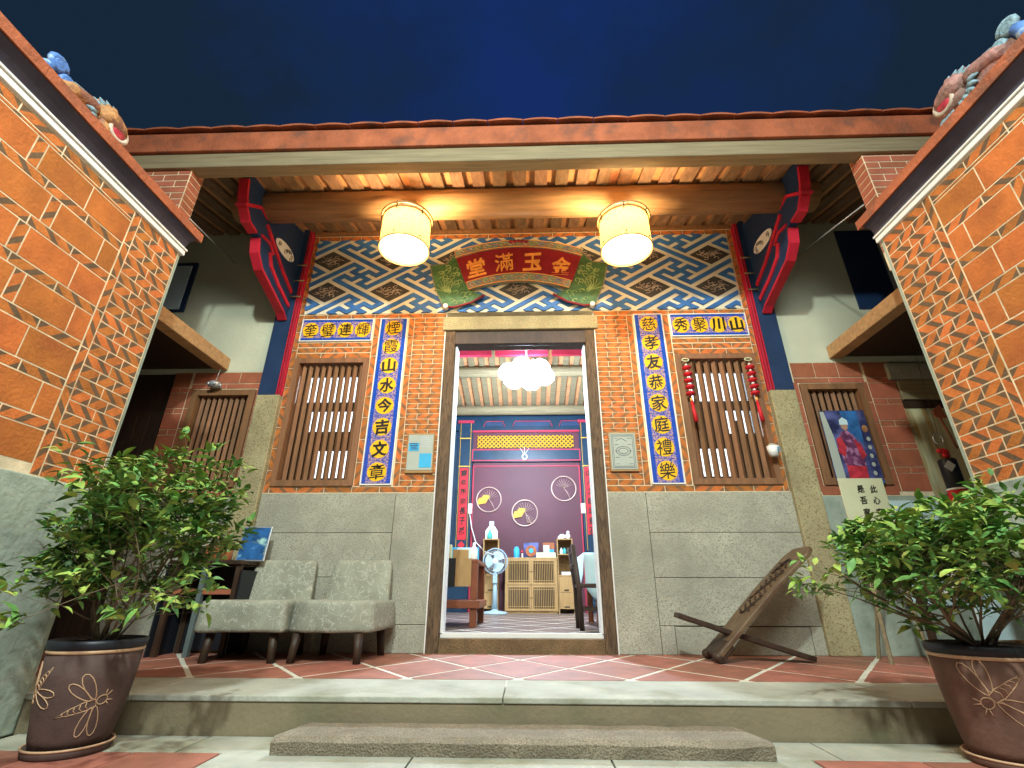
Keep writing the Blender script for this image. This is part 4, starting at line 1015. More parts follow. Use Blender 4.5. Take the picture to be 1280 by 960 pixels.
        bx('blue_side_panel', 'pblue', Pn, *( (-1.9, y, HF, xc - 0.131, 4.63, 3.0) if s < 0 else (xc + 0.131, y, HF, 1.88, 4.63, 3.0)))
        C = thing('red_couplet', ('red paper couplet with black writing on the left blue post' if s < 0 else 'red paper couplet with black writing on the right blue post'), 'couplet', (xc, 4.5, 1.1))
        bx('paper', 'couplet', C, xc - 0.07, y - 0.060, 1.16 if s < 0 else 1.24, xc + 0.07, y - 0.057, 2.34)
        txt = '高年所樂長子孫' if s < 0 else '山人之居足泉石'
        for k, c in enumerate(txt):
            text_part(c, xc, y - 0.061, 2.25 - k * 0.158, 0.10, 0.115, 'ink', C, 0.003, wob=0.02, bold=0.03)
        if s < 0:
            dm = thing('red_diamond_paper', 'small red paper diamond below the left couplet', 'paper'); 
            MB().plate([(xc, 1.02), (xc + 0.06, 1.08), (xc, 1.14), (xc - 0.06, 1.08)], y - 0.060, y - 0.056).build('paper', 'couplet', dm)
        so = thing('wall_socket', ('white wall socket with hanging cable left of the purple panel' if s < 0 else 'white wall socket right of the purple panel'), 'socket', (xc - s * 0.12, 4.5, 1.7))
        xs = -0.95 if s < 0 else 0.93
        bx('plate', 'white', so, xs - 0.04, y - 0.045, 1.58, xs + 0.035, y - 0.031, 1.74, bevel=0.003)
        if s < 0: MB().tube([(xs, y - 0.05, 1.58), (xs + 0.04, y - 0.06, 1.35), (xs + 0.12, y - 0.1, 1.12), (xs + 0.30, y - 0.35, 0.95), (-0.50, 4.02, 0.9)], 0.008, 5).build('cable', 'white', so)
    # round clock with rays
    C = thing('ring_clock', 'small white ring clock with three rays on the blue beam', 'clock', (-0.035, 4.52, 2.5))
    MB().tube([(-0.035 + 0.038 * math.cos(t), y - 0.045, 2.535 + 0.05 * math.sin(t)) for t in [k * math.pi / 8 for k in range(16)]], 0.013, 6, closed=True).build('ring', 'white', C)
    for a_ in (-40, 0, 40): MB().tube([(-0.035, y - 0.045, 2.575), (-0.035 + 0.12 * math.sin(R(a_)), y - 0.05, 2.59 + 0.12 * math.cos(R(a_)))], [0.006, 0.004], 5).build('ray', 'white', C)
    # ginkgo rings
    def ginkgo(x, z, r, kind, label):
        G = thing('ginkgo_ring', label, 'wall ornament', (x, 4.55, z - r), group='ginkgo wall rings')
        MB().tube([(x + r * math.cos(t), y - 0.02, z + r * math.sin(t)) for t in [k * math.pi / 16 for k in range(32)]], 0.009, 6, closed=True).build('ring', 'gold2', G)
        MB().tube([(x + 0.5 * r, y - 0.02, z - 0.86 * r), (x + 0.25 * r, y - 0.02, z - 0.3 * r), (x, y - 0.02, z + 0.05 * r)], 0.006, 5).build('stalk', 'gold2', G)
        def fan_leaf(cx, cz, a0, rr, m, nm):
            pts = [(cx, cz)]
            for k in range(9):
                a_ = a0 + R(-65 + 130 * k / 8); q_ = rr * (1 - (0.18 if k == 4 else 0)); pts.append((cx + q_ * math.sin(a_), cz + q_ * math.cos(a_)))
            MB().plate(pts[::-1], y - 0.024, y - 0.018).build(nm, m, G)
        if kind != 2: fan_leaf(x - 0.25 * r + (0 if kind == 0 else 0), z - 0.30 * r, R(-35), 0.68 * r, 'yellow', 'gold_leaf')
        lw = MB()
        for k in range(9):
            a_ = R(-70 + 140 * k / 8); lw.tube([(x + 0.05 * r, y - 0.021, z + 0.05 * r), (x + 0.05 * r + 0.72 * r * math.sin(a_), y - 0.021, z + 0.05 * r + 0.72 * r * math.cos(a_))], 0.0025, 4)
        if kind == 1:
            for k in range(7):
                a_ = R(-10 + 100 * k / 6); lw.tube([(x + 0.2 * r, y - 0.021, z - 0.75 * r), (x + 0.2 * r + 0.6 * r * math.sin(a_), y - 0.021, z - 0.75 * r + 0.6 * r * math.cos(a_))], 0.0025, 4)
        lw.build('wire_leaf', 'gold2', G)
    ginkgo(-0.64, 1.81, 0.205, 0, 'round brass ginkgo ring at the left of the purple panel')
    ginkgo(-0.04, 1.59, 0.21, 1, 'lowest round brass ginkgo ring in the middle of the purple panel')
    ginkgo(0.62, 1.99, 0.205, 2, 'highest round brass ginkgo ring, without gold leaf, right on the purple panel')
hall()

def cabinet():
    T = thing('slatted_cabinet', 'light wooden cabinet with four slatted doors below the ginkgo rings', 'cabinet', (0.06, 4.2, HF))
    x0, x1, z0, z1, yf = -0.34, 0.44, HF, 0.865, 4.12
    m = MB(); m.box(x0, yf, z0 + 0.02, x0 + 0.02, 4.5, z1 - 0.02).box(x1 - 0.02, yf, z0 + 0.02, x1, 4.5, z1 - 0.02).box(x0 + 0.02, yf + 0.30, z0 + 0.036, x1 - 0.02, yf + 0.31, z1 - 0.021, 1).box(x0 + 0.02, yf + 0.01, z0, x1 - 0.02, 4.48, z0 + 0.035)
    m.build('carcass', ['bamboo', 'wooddark'], T); bx('top', 'bamboo', T, x0 - 0.01, yf - 0.01, z1 - 0.02, x1 + 0.01, 4.52, z1, bevel=0.003)  # shade behind the slats is put into the back board's dark colour
    xm = (x0 + x1) / 2; zm = (z0 + z1) / 2
    for a, b_ in ((x0 + 0.02, xm - 0.002), (xm + 0.002, x1 - 0.02)):
        for c, d in ((z0 + 0.035, zm - 0.004), (zm + 0.004, z1 - 0.022)):
            e = 0.028; D = MB(); D.box(a, yf - 0.012, c, b_, yf + 0.006, c + e).box(a, yf - 0.012, d - e, b_, yf + 0.006, d).box(a, yf - 0.0115, c + e, a + e, yf + 0.006, d - e).box(b_ - e, yf - 0.0115, c + e, b_, yf + 0.006, d - e)
            D.box(a + e, yf - 0.005, c + e + 0.025, b_ - e, yf + 0.002, c + e + 0.033).box(a + e, yf - 0.005, d - e - 0.033, b_ - e, yf + 0.002, d - e - 0.025)
            o = D.build('door', 'bamboo', T)
            for k in range(12):
                x = a + e + (b_ - a - 2 * e) * (k + 0.5) / 12; bx('slat', 'bamboo', o, x - 0.004, yf - 0.009, c + e, x + 0.004, yf - 0.0052, d - e)
            kx = b_ - 0.012 if b_ < xm else a + 0.012
            MB().ball((kx, yf - 0.018, (c + d) / 2), 0.008, 8).build('knob', 'wooddark', o)
    for x, w_ in ((-0.56, 0.20), (0.57, 0.20)):
        S = thing('narrow_shelf', 'narrow light wooden shelf unit standing at the %s of the slatted cabinet' % ('left' if x < 0 else 'right'), 'shelf', (x, 4.2, HF))
        a, b_ = x - w_ / 2 - 0.02, x + w_ / 2 + 0.02; zt = 1.14
        bx('side', 'bamboo', S, a, 4.14, HF, a + 0.015, 4.45, zt - 0.016); bx('side', 'bamboo', S, b_ - 0.015, 4.14, HF, b_, 4.45, zt - 0.016)
        bx('back', 'bamboo', S, a + 0.015, 4.43, HF, b_ - 0.015, 4.45, zt - 0.016)
        for z in (zt, 0.92, 0.62): bx('shelf_board', 'bamboo', S, a + (0.0155 if z != zt else -0.005), 4.135, z - 0.016, b_ - (0.0155 if z != zt else -0.005), 4.4295, z, bevel=0.002)
        for z0_, z1_ in ((0.385, 0.60), (0.16, 0.38)):
            dr = bx('drawer', 'bamboo', S, a + 0.018, 4.128, z0_, b_ - 0.018, 4.42, z1_, bevel=0.002); bx('slot', 'ink', dr, x - 0.035, 4.122, z1_ - 0.225 + 0.01 if False else z0_ + 0.02, x + 0.035, 4.1275, z0_ + 0.035)
    # things on top
    def thing_mesh(nm, label, cat, b, m, bevel=0, group=None):
        o = b.build(nm, m, bevel=bevel); setp(o, label, cat, group); return o
    zc = 0.866
    F_ = thing('framed_disc', 'square frame holding a round disc, leaning on the slatted cabinet', 'picture frame', (0.05, 4.3, zc))
    bx('mount', 'navyprint', F_, -0.06, 4.33, zc, 0.17, 4.35, 1.10, bevel=0.002)
    MB().plate(oval(0.055, 0.975, 0.085, 0.085, 24), 4.318, 4.329).build('disc', 'copper', F_); MB().plate(oval(0.055, 0.98, 0.035, 0.035, 16), 4.308, 4.317).build('centre', 'printblue', F_)
    F2 = thing('photo_frame', 'pale picture card leaning on the right of the slatted cabinet', 'picture frame', (0.33, 4.3, zc))
    bx('card', 'copper', F2, 0.24, 4.33, zc, 0.42, 4.345, 1.10); bx('picture', 'cloth', F2, 0.25, 4.31, zc, 0.34, 4.329, 1.06); bx('picture', 'printblue', F2, 0.342, 4.315, zc, 0.41, 4.329, 1.0)
    thing_mesh('sign_block', 'long pale block standing at the front of the slatted cabinet', 'sign', MB().box(0.13, 4.14, zc, 0.43, 4.19, zc + 0.075), 'boardcream', 0.003)
    thing_mesh('blue_jar', 'square blue jar on the left of the slatted cabinet', 'jar', MB().lathe([(0.04, 0), (0.045, 0.01), (0.045, 0.13), (0.03, 0.15), (0.032, 0.165)], (-0.17, 4.25, zc), 16), 'printblue')
    mu = thing('mushroom_ornament', 'small red and white mushroom ornament beside the blue jar', 'ornament', (-0.07, 4.25, zc))
    MB().lathe([(0.014, 0), (0.010, 0.07)], (-0.08, 4.25, zc), 10).build('stem', 'white', mu); MB().ball((-0.08, 4.25, zc + 0.09), (0.028, 0.028, 0.022), 10).build('cap', 'printred', mu)
    wp = thing('paper_bag_box', 'white house-shaped box with teal bottle on the left narrow shelf', 'box', (-0.56, 4.25, 1.14))
    MB().plate([(-0.66, 1.14), (-0.47, 1.14), (-0.47, 1.27), (-0.515, 1.34), (-0.61, 1.34), (-0.66, 1.27)], 4.26, 4.34).build('box', 'white', wp, bevel=0.004)
    bx('handle_card', 'cloth', wp, -0.60, 4.28, 1.34, -0.53, 4.30, 1.42)
    o = MB().lathe([(0.035, 0), (0.04, 0.01), (0.04, 0.08), (0.015, 0.11), (0.015, 0.14)], (-0.585, 4.20, 1.141), 14).build('teal_bottle', 'teal'); setp(o, 'teal bottle in front of the white box on the left narrow shelf', 'bottle')
    q = thing('white_figurine', 'white reclining figurine on the right narrow shelf', 'figurine', (0.57, 4.25, 1.14))
    b = MB(); b.ball((0.54, 4.25, 1.18), (0.055, 0.035, 0.04), 12).ball((0.63, 4.25, 1.185), (0.04, 0.03, 0.045), 12).ball((0.635, 4.25, 1.245), 0.026, 10).ball((0.50, 4.25, 1.165), (0.03, 0.02, 0.025), 8); b.build('body', 'white', q)
    b = MB(); 
    for k, x in enumerate((0.52, 0.57, 0.615)):
        o = MB().lathe([(0.02, 0), (0.024, 0.01), (0.024, 0.05 + 0.02 * (k % 2)), (0.012, 0.075), (0.012, 0.09)], (x, 4.22, 0.921), 12).build('small_jar', ('white', 'teal', 'wooddark')[k]); setp(o, ('white small jar, leftmost on the upper compartment of the right narrow shelf', 'teal small jar between a white and a dark one', 'dark small jar, rightmost in its compartment')[k], 'jar')
    o = MB().box(0.51, 4.16, 0.621, 0.64, 4.3, 0.665).build('white_box', 'white', bevel=0.003); setp(o, 'flat white box in the lower compartment of the right narrow shelf', 'box')
cabinet()

def fan():
    T = thing('pedestal_fan', 'white pedestal fan standing before the slatted cabinet', 'fan', (-0.475, 3.9, HF))
    x, y, zc = -0.475, 3.9, 0.80
    MB().lathe([(0.19, 0), (0.19, 0.015), (0.15, 0.03), (0.05, 0.045), (0.035, 0.06)], (x, y, HF), 28).build('base', 'fanwhite', T)
    MB().tube([(x, y + 0.02, HF + 0.05), (x, y + 0.02, HF + 0.30), (x, y + 0.02, 0.66)], [0.04, 0.032, 0.02], 12).build('pole', 'fanwhite', T)
    bx('control_box', 'fanwhite', T, x - 0.032, y - 0.03, 0.50, x + 0.032, y + 0.03, 0.64, bevel=0.006)
    for z in (0.62, 0.58): MB().ball((x, y - 0.032, z), 0.010, 8).build('button', 'metal', T)
    MB().tube([(x, y + 0.03, zc - 0.01), (x, y + 0.12, zc)], [0.05, 0.04], 14).build('motor', 'fanwhite', T)
    g1 = MB()
    for yy, rr in ((y - 0.06, 0.10), (y - 0.05, 0.14), (y - 0.03, 0.17), (y, 0.18)):
        g1.tube([(x + rr * math.cos(t), yy, zc + rr * math.sin(t)) for t in [k * math.pi / 14 for k in range(28)]], 0.003 if rr < 0.18 else 0.006, 5, closed=True)
    for k in range(28):
        t = k * math.pi / 14; g1.tube([(x + 0.035 * math.cos(t), y - 0.065, zc + 0.035 * math.sin(t)), (x + 0.12 * math.cos(t), y - 0.055, zc + 0.12 * math.sin(t)), (x + 0.178 * math.cos(t), y - 0.01, zc + 0.178 * math.sin(t))], 0.0022, 4)
    g1.build('cage', 'fanwhite', T)
    MB().lathe([(0.0, -0.012), (0.036, -0.01), (0.04, 0.0)], n=16).build('hub_badge', 'white', T, T=Matrix.Translation((x, y - 0.06, zc)) @ Matrix.Rotation(R(-90), 4, 'X'))
    for k in range(3):
        a = k * 2 * math.pi / 3 + 0.3; b = MB(); pts = []
        for i in range(7):
            aa = a + i / 6 * 1.5; r_ = 0.155 * (1 - 0.25 * abs(i / 6 - 0.4)); pts.append((x + r_ * math.cos(aa), y - 0.005 + 0.02 * i / 6, zc + r_ * math.sin(aa)))
        b.add([(x, y, zc)] + pts, [(0, i, i + 1) for i in range(1, 7)]); o = b.build('blade', 'cloth', T); md = o.modifiers.new('s', 'SOLIDIFY'); md.thickness = 0.003
fan()

def tables():
    T = thing('runner_table', 'red-brown table with tan and black runner just inside the door', 'table', (-0.75, 1.2, HF))
    bx('table_top', 'redwood', T, -1.15, 0.95, 0.615, -0.44, 1.75, 0.645, bevel=0.004)
    for x, y in ((-0.475, 0.985), (-0.475, 1.71), (-1.1, 0.985), (-1.1, 1.71)): bx('leg', 'redwood', T, x - 0.03, y - 0.03, HF, x + 0.03, y + 0.03, 0.614, bevel=0.004)
    bx('lower_shelf', 'redwood', T, -1.12, 0.93, 0.245, -0.42, 1.75, 0.31, bevel=0.006)
    rn = bx('runner', 'bamboo', T, -0.90, 0.938, 0.42, -0.50, 0.948, 0.648); rt = bx('runner_top', 'bamboo', T, -0.90, 0.94, 0.6465, -0.50, 1.76, 0.651)
    for o, a, b_ in ((rn, -0.73, -0.64),): bx('dark_stripe', 'ink', o, a, 0.934, 0.415, b_, 0.9375, 0.653)
    def box(nm, lab, cat, m, *c): o = MB().box(*c).build(nm, m, bevel=0.003); setp(o, lab, cat)
    box('leaflet_box', 'tan box at the front of the runner table', 'box', 'bamboo', -0.68, 1.0, 0.652, -0.54, 1.06, 0.73)
    box('leaflet_stand', 'pale green leaflet stand at the left of the runner table', 'stand', 'boardcream', -0.82, 1.05, 0.652, -0.70, 1.09, 0.78)
    box('tissue_box', 'pale blue tissue box at the back of the runner table', 'box', 'cloth', -0.70, 1.4, 0.652, -0.52, 1.52, 0.78)
    box('display_screen', 'thin blue acrylic display along the back of the runner table', 'display', 'printblue', -0.86, 1.6, 0.652, -0.5, 1.61, 0.80)
    o = MB().lathe([(0.03, 0), (0.032, 0.01), (0.032, 0.09), (0.012, 0.12), (0.012, 0.15)], (-0.50, 1.12, 0.652), 14).build('pump_bottle', 'white'); setp(o, 'white pump bottle at the right corner of the runner table', 'bottle')
    o = MB().lathe([(0.03, 0), (0.032, 0.01), (0.032, 0.10), (0.014, 0.13)], (-0.88, 1.0, 0.652), 14).build('green_bottle', 'teal'); setp(o, 'dark green bottle at the left front of the runner table', 'bottle')
    # chair seen side-on at the right
    C = thing('dining_chair', 'dark wooden high-backed chair just inside the door on the right', 'chair', (0.5, 0.75, HF))
    for (x, y, h) in ((0.42, 0.60, 0.62), (0.42, 0.92, 0.72), (0.78, 0.60, 0.44), (0.78, 0.92, 0.44)):
        top = 0.74 if x < 0.5 else 0.44; MB().tube([(x, y, HF), (x - (0.01 if x < .5 else 0), y, 0.4), (x - (0.045 if x < .5 else 0), y, top)], 0.020, 8).build('leg', 'wooddark', C)
    bx('seat', 'wooddark', C, 0.40, 0.59, 0.41, 0.80, 0.94, 0.44, bevel=0.006); bx('stretcher', 'wooddark', C, 0.42, 0.60, 0.24, 0.78, 0.62, 0.265); bx('stretcher', 'wooddark', C, 0.42, 0.91, 0.24, 0.78, 0.93, 0.265)
    for z in (0.68, 0.58): MB().tube([(0.385, 0.60, z), (0.385, 0.92, z)], 0.02, 8).build('back_rail', 'wooddark', C)
    for k in range(3): MB().tube([(0.40, 0.68 + 0.08 * k, 0.44), (0.385, 0.68 + 0.08 * k, 0.68)], 0.009, 6).build('spindle', 'wooddark', C)
    D = thing('cloth_table', 'table under a pale blue cloth behind the dark chair', 'table', (1.0, 1.5, HF))
    bx('table_top', 'redwood', D, 0.60, 1.15, 0.68, 1.5, 1.9, 0.71)
    for x, y in ((0.64, 1.19), (0.64, 1.86), (1.46, 1.19), (1.46, 1.86)): bx('leg', 'redwood', D, x - 0.025, y - 0.025, HF, x + 0.025, y + 0.025, 0.68)
    vs = []; n = 14
    for i in range(n + 1):
        for j in range(6):
            x = 0.52 + 1.0 * i / n; dr = j / 5; f = noise.noise(Vector((x * 7, dr, 0))) * 0.03 * dr
            vs.append((x, 1.13 - 0.02 * dr + f, 0.715 - dr * (0.30 + 0.12 * math.sin(i * 0.9))))
    b = MB(); b.add(vs, [(i * 6 + j, i * 6 + j + 1, (i + 1) * 6 + j + 1, (i + 1) * 6 + j) for i in range(n) for j in range(5)], 0, True)
    b.add([(0.52, 1.13, 0.715), (1.52, 1.13, 0.715), (1.52, 1.92, 0.715), (0.52, 1.92, 0.715), (0.50, 1.92, 0.50), (0.50, 1.5, 0.40), (0.50, 1.13, 0.52)], [(0, 1, 2, 3), (0, 3, 4, 5, 6)])
    o = b.build('tablecloth', 'cloth'); setp(o, 'pale blue cloth draped over the table behind the dark chair', 'tablecloth'); md = o.modifiers.new('s', 'SOLIDIFY'); md.thickness = 0.004
tables()

def chandelier():
    T = thing('globe_chandelier', 'glowing white cluster of glass globes in the hall', 'lamp', (0.01, 2.1, 2.95))
    cx, cy, cz = 0.01, 2.1, 3.07
    MB().tube([(cx, cy, 3.80), (cx, cy, cz + 0.12)], 0.012, 8).build('rod', 'gold2', T)
    MB().lathe([(0.03, 0), (0.10, 0.03), (0.06, 0.09), (0.02, 0.16)], (cx, cy, cz + 0.0), 18).build('hub', 'bulbcool', T)
    for k in range(6):
        a = k * math.pi / 3 + 0.26; px, py = cx + 0.24 * math.cos(a), cy + 0.24 * math.sin(a)
        MB().tube([(cx, cy, cz + 0.06), (cx + 0.12 * math.cos(a), cy + 0.12 * math.sin(a), cz + 0.10), (px, py, cz + 0.02)], 0.008, 6).build('arm', 'gold2', T)
        MB().lathe([(0.03, 0.08), (0.09, 0.04), (0.135, -0.03), (0.13, -0.10), (0.08, -0.15), (0.005, -0.165)], (px, py, cz - 0.03), 18).build('glass_shade', 'bulbcool', T)
    lamp_point('bulb_light', (cx, cy, cz - 0.38), 600, (0.66, 0.82, 1.0), 0.12, T)
chandelier()

# ------------------------------------------------------------------ two pendant lamps
def pendant(x, y, z, label):
    T = thing('pendant_lamp', label, 'lamp', (x, y, z), group='drum pendants under the eave')
    Rr = 0.182
    n = 32
    MB().lathe([(Rr, 0.0), (Rr - 0.002, 0.13), (Rr - 0.004, 0.265)], (x, y, z), n, cap=False).build('drum_shade', 'shade', T)
    MB().lathe([(0.0, 0.012), (Rr - 0.012, 0.012), (Rr - 0.010, 0.03), (0.0, 0.031)], (x, y, z), n, cap=False).build('diffuser', 'bulbwarm', T)
    for zz, rr in ((0.285, Rr + 0.010), (0.262, Rr - 0.002), (0.0, Rr + 0.002)):
        MB().tube([(x + rr * math.cos(t), y + rr * math.sin(t), z + zz) for t in [k * math.pi / 16 for k in range(32)]], 0.008 if zz else 0.006, 6, closed=True).build('hoop', 'bamboo', T)
    for k in range(3):
        a = k * 2 * math.pi / 3 + 0.5; MB().tube([(x, y, z + 0.30), (x + Rr * math.cos(a), y + Rr * math.sin(a), z + 0.27)], 0.005, 5).build('spoke', 'bamboo', T)
    MB().lathe([(0.055, 0), (0.052, 0.02), (0.03, 0.04)], (x, y, z + 0.40), 16).build('ceiling_cup', 'white', T)
    MB().tube([(x, y, z + 0.28), (x, y, z + 0.41)], 0.012, 8).build('stem', 'bamboo', T)
    MB().lathe([(0.012, 0.285), (0.045, 0.292), (0.055, 0.32), (0.050, 0.352), (0.02, 0.375)], (x, y, z), 16).build('cap', 'white', T)
    for k in range(6):
        a = k * math.pi / 3 + 0.35; MB().ball((x + (Rr + 0.004) * math.cos(a), y + (Rr + 0.004) * math.sin(a), z + 0.03), 0.007, 6).build('stud', 'wooddark', T)
        MB().tube([(x + (Rr + 0.003) * math.cos(a), y + (Rr + 0.003) * math.sin(a), z + 0.235), (x + (Rr + 0.006) * math.cos(a), y + (Rr + 0.006) * math.sin(a), z + 0.30)], 0.005, 5).build('clip', 'wooddark', T)
    lamp_point('bulb_light', (x, y, z + 0.20), 44, (1.0, 0.70, 0.36), 0.05, T)
    lamp_point('bulb_light', (x, y, z - 0.10), 22, (1.0, 0.72, 0.38), 0.10, T)
pendant(-0.895, -0.755, 2.70, 'lit drum pendant lamp hanging at the left of the fan plaque')
pendant(0.745, -0.755, 2.66, 'lit drum pendant lamp hanging at the right of the fan plaque')

# ------------------------------------------------------------------ small things on the front
def signs():
    T = thing('notice_board', 'pale blue printed notice on the bricks left of the doorway', 'sign', (-0.82, -0.02, 1.2))
    bx('backing', 'bamboo', T, -0.925, -0.022, 1.20, -0.715, -0.006, 1.515, bevel=0.002)
    bx('sheet', 'paper', T, -0.917, -0.025, 1.222, -0.723, -0.0222, 1.50)
    bx('print_block', 'printblue', T, -0.91, -0.027, 1.37, -0.83, -0.0252, 1.435); bx('print_block', 'printblue', T, -0.822, -0.027, 1.24, -0.73, -0.0252, 1.35)
    for k in range(4): bx('text_line', 'navyprint', T, -0.905 + 0.004 * k, -0.0282, 1.425 - k * 0.014, -0.845 + 0.006 * (k % 2), -0.0272, 1.431 - k * 0.014)
    for k in range(5): bx('text_line', 'metal', T, -0.82, -0.0262, 1.475 - k * 0.018, -0.75 + 0.01 * (k % 3), -0.0252, 1.479 - k * 0.018)
    T = thing('map_board', 'grey engraved map board on the bricks right of the doorway', 'sign', (0.735, -0.02, 1.2))
    bx('backing', 'bamboo', T, 0.630, -0.024, 1.205, 0.842, -0.006, 1.515, bevel=0.002); bx('sheet', 'paper', T, 0.640, -0.027, 1.22, 0.832, -0.0242, 1.50)
    ln = MB(); cx, cz = 0.736, 1.36
    def bar(x0, z0, x1, z1): ln.box(min(x0, x1) - 0.0012, -0.0285, min(z0, z1) - 0.0012, max(x0, x1) + 0.0012, -0.0272, max(z0, z1) + 0.0012)
    for a in (0.012, 0.022): 
        bar(0.640 + a, 1.22 + a, 0.832 - a, 1.22 + a); bar(0.640 + a, 1.50 - a, 0.832 - a, 1.50 - a); bar(0.640 + a, 1.22 + a, 0.640 + a, 1.50 - a); bar(0.832 - a, 1.22 + a, 0.832 - a, 1.50 - a)
    for k in range(5): bar(0.675, 1.26 + 0.05 * k, 0.70, 1.26 + 0.05 * k); bar(0.775, 1.26 + 0.05 * k, 0.80, 1.26 + 0.05 * k)
    for rx, rz_ in ((0.055, 0.035), (0.035, 0.022)): ln.tube([(cx + rx * math.cos(t), -0.028, cz + rz_ * math.sin(t)) for t in [k * math.pi / 10 for k in range(20)]], 0.0014, 4, closed=True)
    ln.tube([(cx - 0.05, -0.028, cz + 0.08), (cx - 0.01, -0.028, cz + 0.10), (cx + 0.03, -0.028, cz + 0.075)], 0.0014, 4)
    ln.build('engraving', 'ink', T)
    # hanging red ornaments
    for i, (x, y) in enumerate(((1.303, -0.045), (1.808, -0.045))):
        H = thing('hanging_ornament', ('string of red discs hanging on the left stile of the right window' if i == 0 else 'string of red discs hanging on the right stile of the right window'), 'ornament', (x, y, 1.5), group='red disc strings on the right window')
        MB().tube([(x, y, 2.13), (x + 0.005, y, 1.82)], 0.002, 4).build('cord', 'bamboo', H)
        MB().tube([(x + 0.028 * math.cos(t), y, 2.115 + 0.012 * math.sin(t)) for t in [k * math.pi / 6 for k in range(12)]], 0.006, 5, closed=True).build('bow', 'boardcream', H)
        for k in range(5):
            MB().lathe([(0.0, 0.022), (0.012, 0.016), (0.036, 0.004), (0.036, -0.006), (0.014, -0.020), (0.0, -0.022)], (x + 0.003 * (k % 2), y, 2.045 - 0.056 * k), 14).build('red_disc', 'couplet', H)
            MB().lathe([(0.004, 0.034), (0.010, 0.030), (0.012, 0.020)], (x, y, 2.045 - 0.056 * k), 8).build('bead', 'white', H)
        MB().lathe([(0.010, 0), (0.012, -0.02), (0.008, -0.03)], (x, y, 1.78), 8).build('knot', 'gold', H)
        MB().tube([(x, y, 1.755), (x + 0.006, y, 1.66), (x + 0.012, y, 1.585)], [0.009, 0.015, 0.017], 8).build('tassel', 'couplet', H)
    C = thing('wall_cup', 'small white cup shelf with blue print fixed beside the right stone post', 'cup', (1.83, -0.08, 1.29))
    MB().lathe([(0.032, 0), (0.042, 0.075), (0.038, 0.075), (0.03, 0.008)], (1.832, -0.075, 1.30), 16).build('cup', 'white', C); MB().ball((1.832, -0.07, 1.38), (0.03, 0.03, 0.02), 10).build('filling', 'granite', C)
    for k in range(3): bx('print_line', 'printblue', C, 1.845, -0.116, 1.325 + 0.014 * k, 1.868, -0.108, 1.329 + 0.014 * k)
    # portrait poster
    P = thing('portrait_poster', 'photo poster of a person in red and purple clothes hanging over the right corridor window', 'poster', (2.44, -0.03, 1.1))
    y = -0.032
    bx('sheet', 'navyprint', P, 2.268, y, 1.103, 2.605, y + 0.006, 1.670)
    def pp(nm, pts, m, d): MB().plate(pts, y - d, y - d + 0.0008).build(nm, m, P)
    pp('pale_wall', [(2.27, 1.12), (2.335, 1.12), (2.33, 1.45), (2.30, 1.66), (2.27, 1.66)], 'paper', 0.001)
    pp('blue_light', [(2.45, 1.50), (2.54, 1.40), (2.55, 1.665), (2.42, 1.665)], 'posterblue', 0.001)
    pp('skirt', [(2.36, 1.12), (2.50, 1.12), (2.51, 1.30), (2.37, 1.30)], 'printred', 0.0021)
    pp('coat', [(2.355, 1.24), (2.505, 1.23), (2.52, 1.35), (2.47, 1.47), (2.43, 1.515), (2.385, 1.49), (2.345, 1.42)], 'printpurple', 0.0033)
    pp('sleeve', [(2.335, 1.33), (2.375, 1.30), (2.40, 1.38), (2.375, 1.46), (2.34, 1.44)], 'printred', 0.0044); pp('sleeve', [(2.49, 1.28), (2.53, 1.31), (2.51, 1.40), (2.465, 1.44)], 'printred', 0.0044)
    pp('face', oval(2.425, 1.545, 0.026, 0.036, 14), 'skin', 0.0055); pp('hat', [(2.392, 1.552), (2.458, 1.552), (2.455, 1.59), (2.425, 1.612), (2.396, 1.59)], 'cloth', 0.0066)
    pp('flowers', oval(2.575, 1.52, 0.022, 0.03, 10), 'orange', 0.0021)
    for k in range(5): pp('light_patch', oval(2.58 - 0.006 * k, 1.44 - 0.065 * k, 0.014, 0.018, 8), 'paper', 0.0021)
    pp('table_edge', [(2.27, 1.105), (2.603, 1.105), (2.603, 1.125), (2.27, 1.135)], 'posterblue', 0.0055)
    # easel sign board
    E_ = thing('easel_sign', 'cream board with six black characters on wooden legs behind the right shrub', 'sign', (2.3, -0.3, 0))
    TT = Matrix.Translation((2.02, -0.42, 0.0))
    MB().box(0, -0.012, 0.66, 0.28, 0, 1.055).build('board', 'boardcream', E_, bevel=0.002, T=TT)
    for k, c in enumerate('此心安處'): text_part(c, 0.205, -0.0125, 0.985 - k * 0.072, 0.044, 0.048, 'ink', E_, 0.0015, 0.02, 0.02, T=TT)
    for k, c in enumerate('是吾家'): text_part(c, 0.125, -0.0125, 0.985 - k * 0.072, 0.044, 0.048, 'ink', E_, 0.0015, 0.02, 0.02, T=TT)
    for x, yy in ((0.03, 0), (0.25, 0), (0.14, 0.28)): MB().tube([(x, yy, 0), (0.14 + (x - 0.14) * 0.8, 0.012, 0.72)], 0.013, 4, smooth=False).build('leg', 'woodgrey', E_, T=TT)
    # hanging pouch
    B = thing('hanging_pouch', 'dark cylindrical pouch with metal ring and red knot hanging by the pine door', 'pouch', (2.86, -0.3, 1.0))
    px_, py_ = 2.865, -0.3
    MB().tube([(px_ - 0.005 + 0.032 * math.cos(t), py_, 1.355 + 0.036 * math.sin(t)) for t in [k * math.pi / 10 for k in range(20)]], 0.005, 6, closed=True).build('ring', 'metal', B)
    b = MB(); rg = random.Random(2)
    for k in range(7): b.ball((px_ + rg.uniform(-.025, .025), py_ + rg.uniform(-.01, .01), 1.26 + rg.uniform(-.025, .025)), 0.018, 8)
    b.build('red_knot', 'couplet', B)
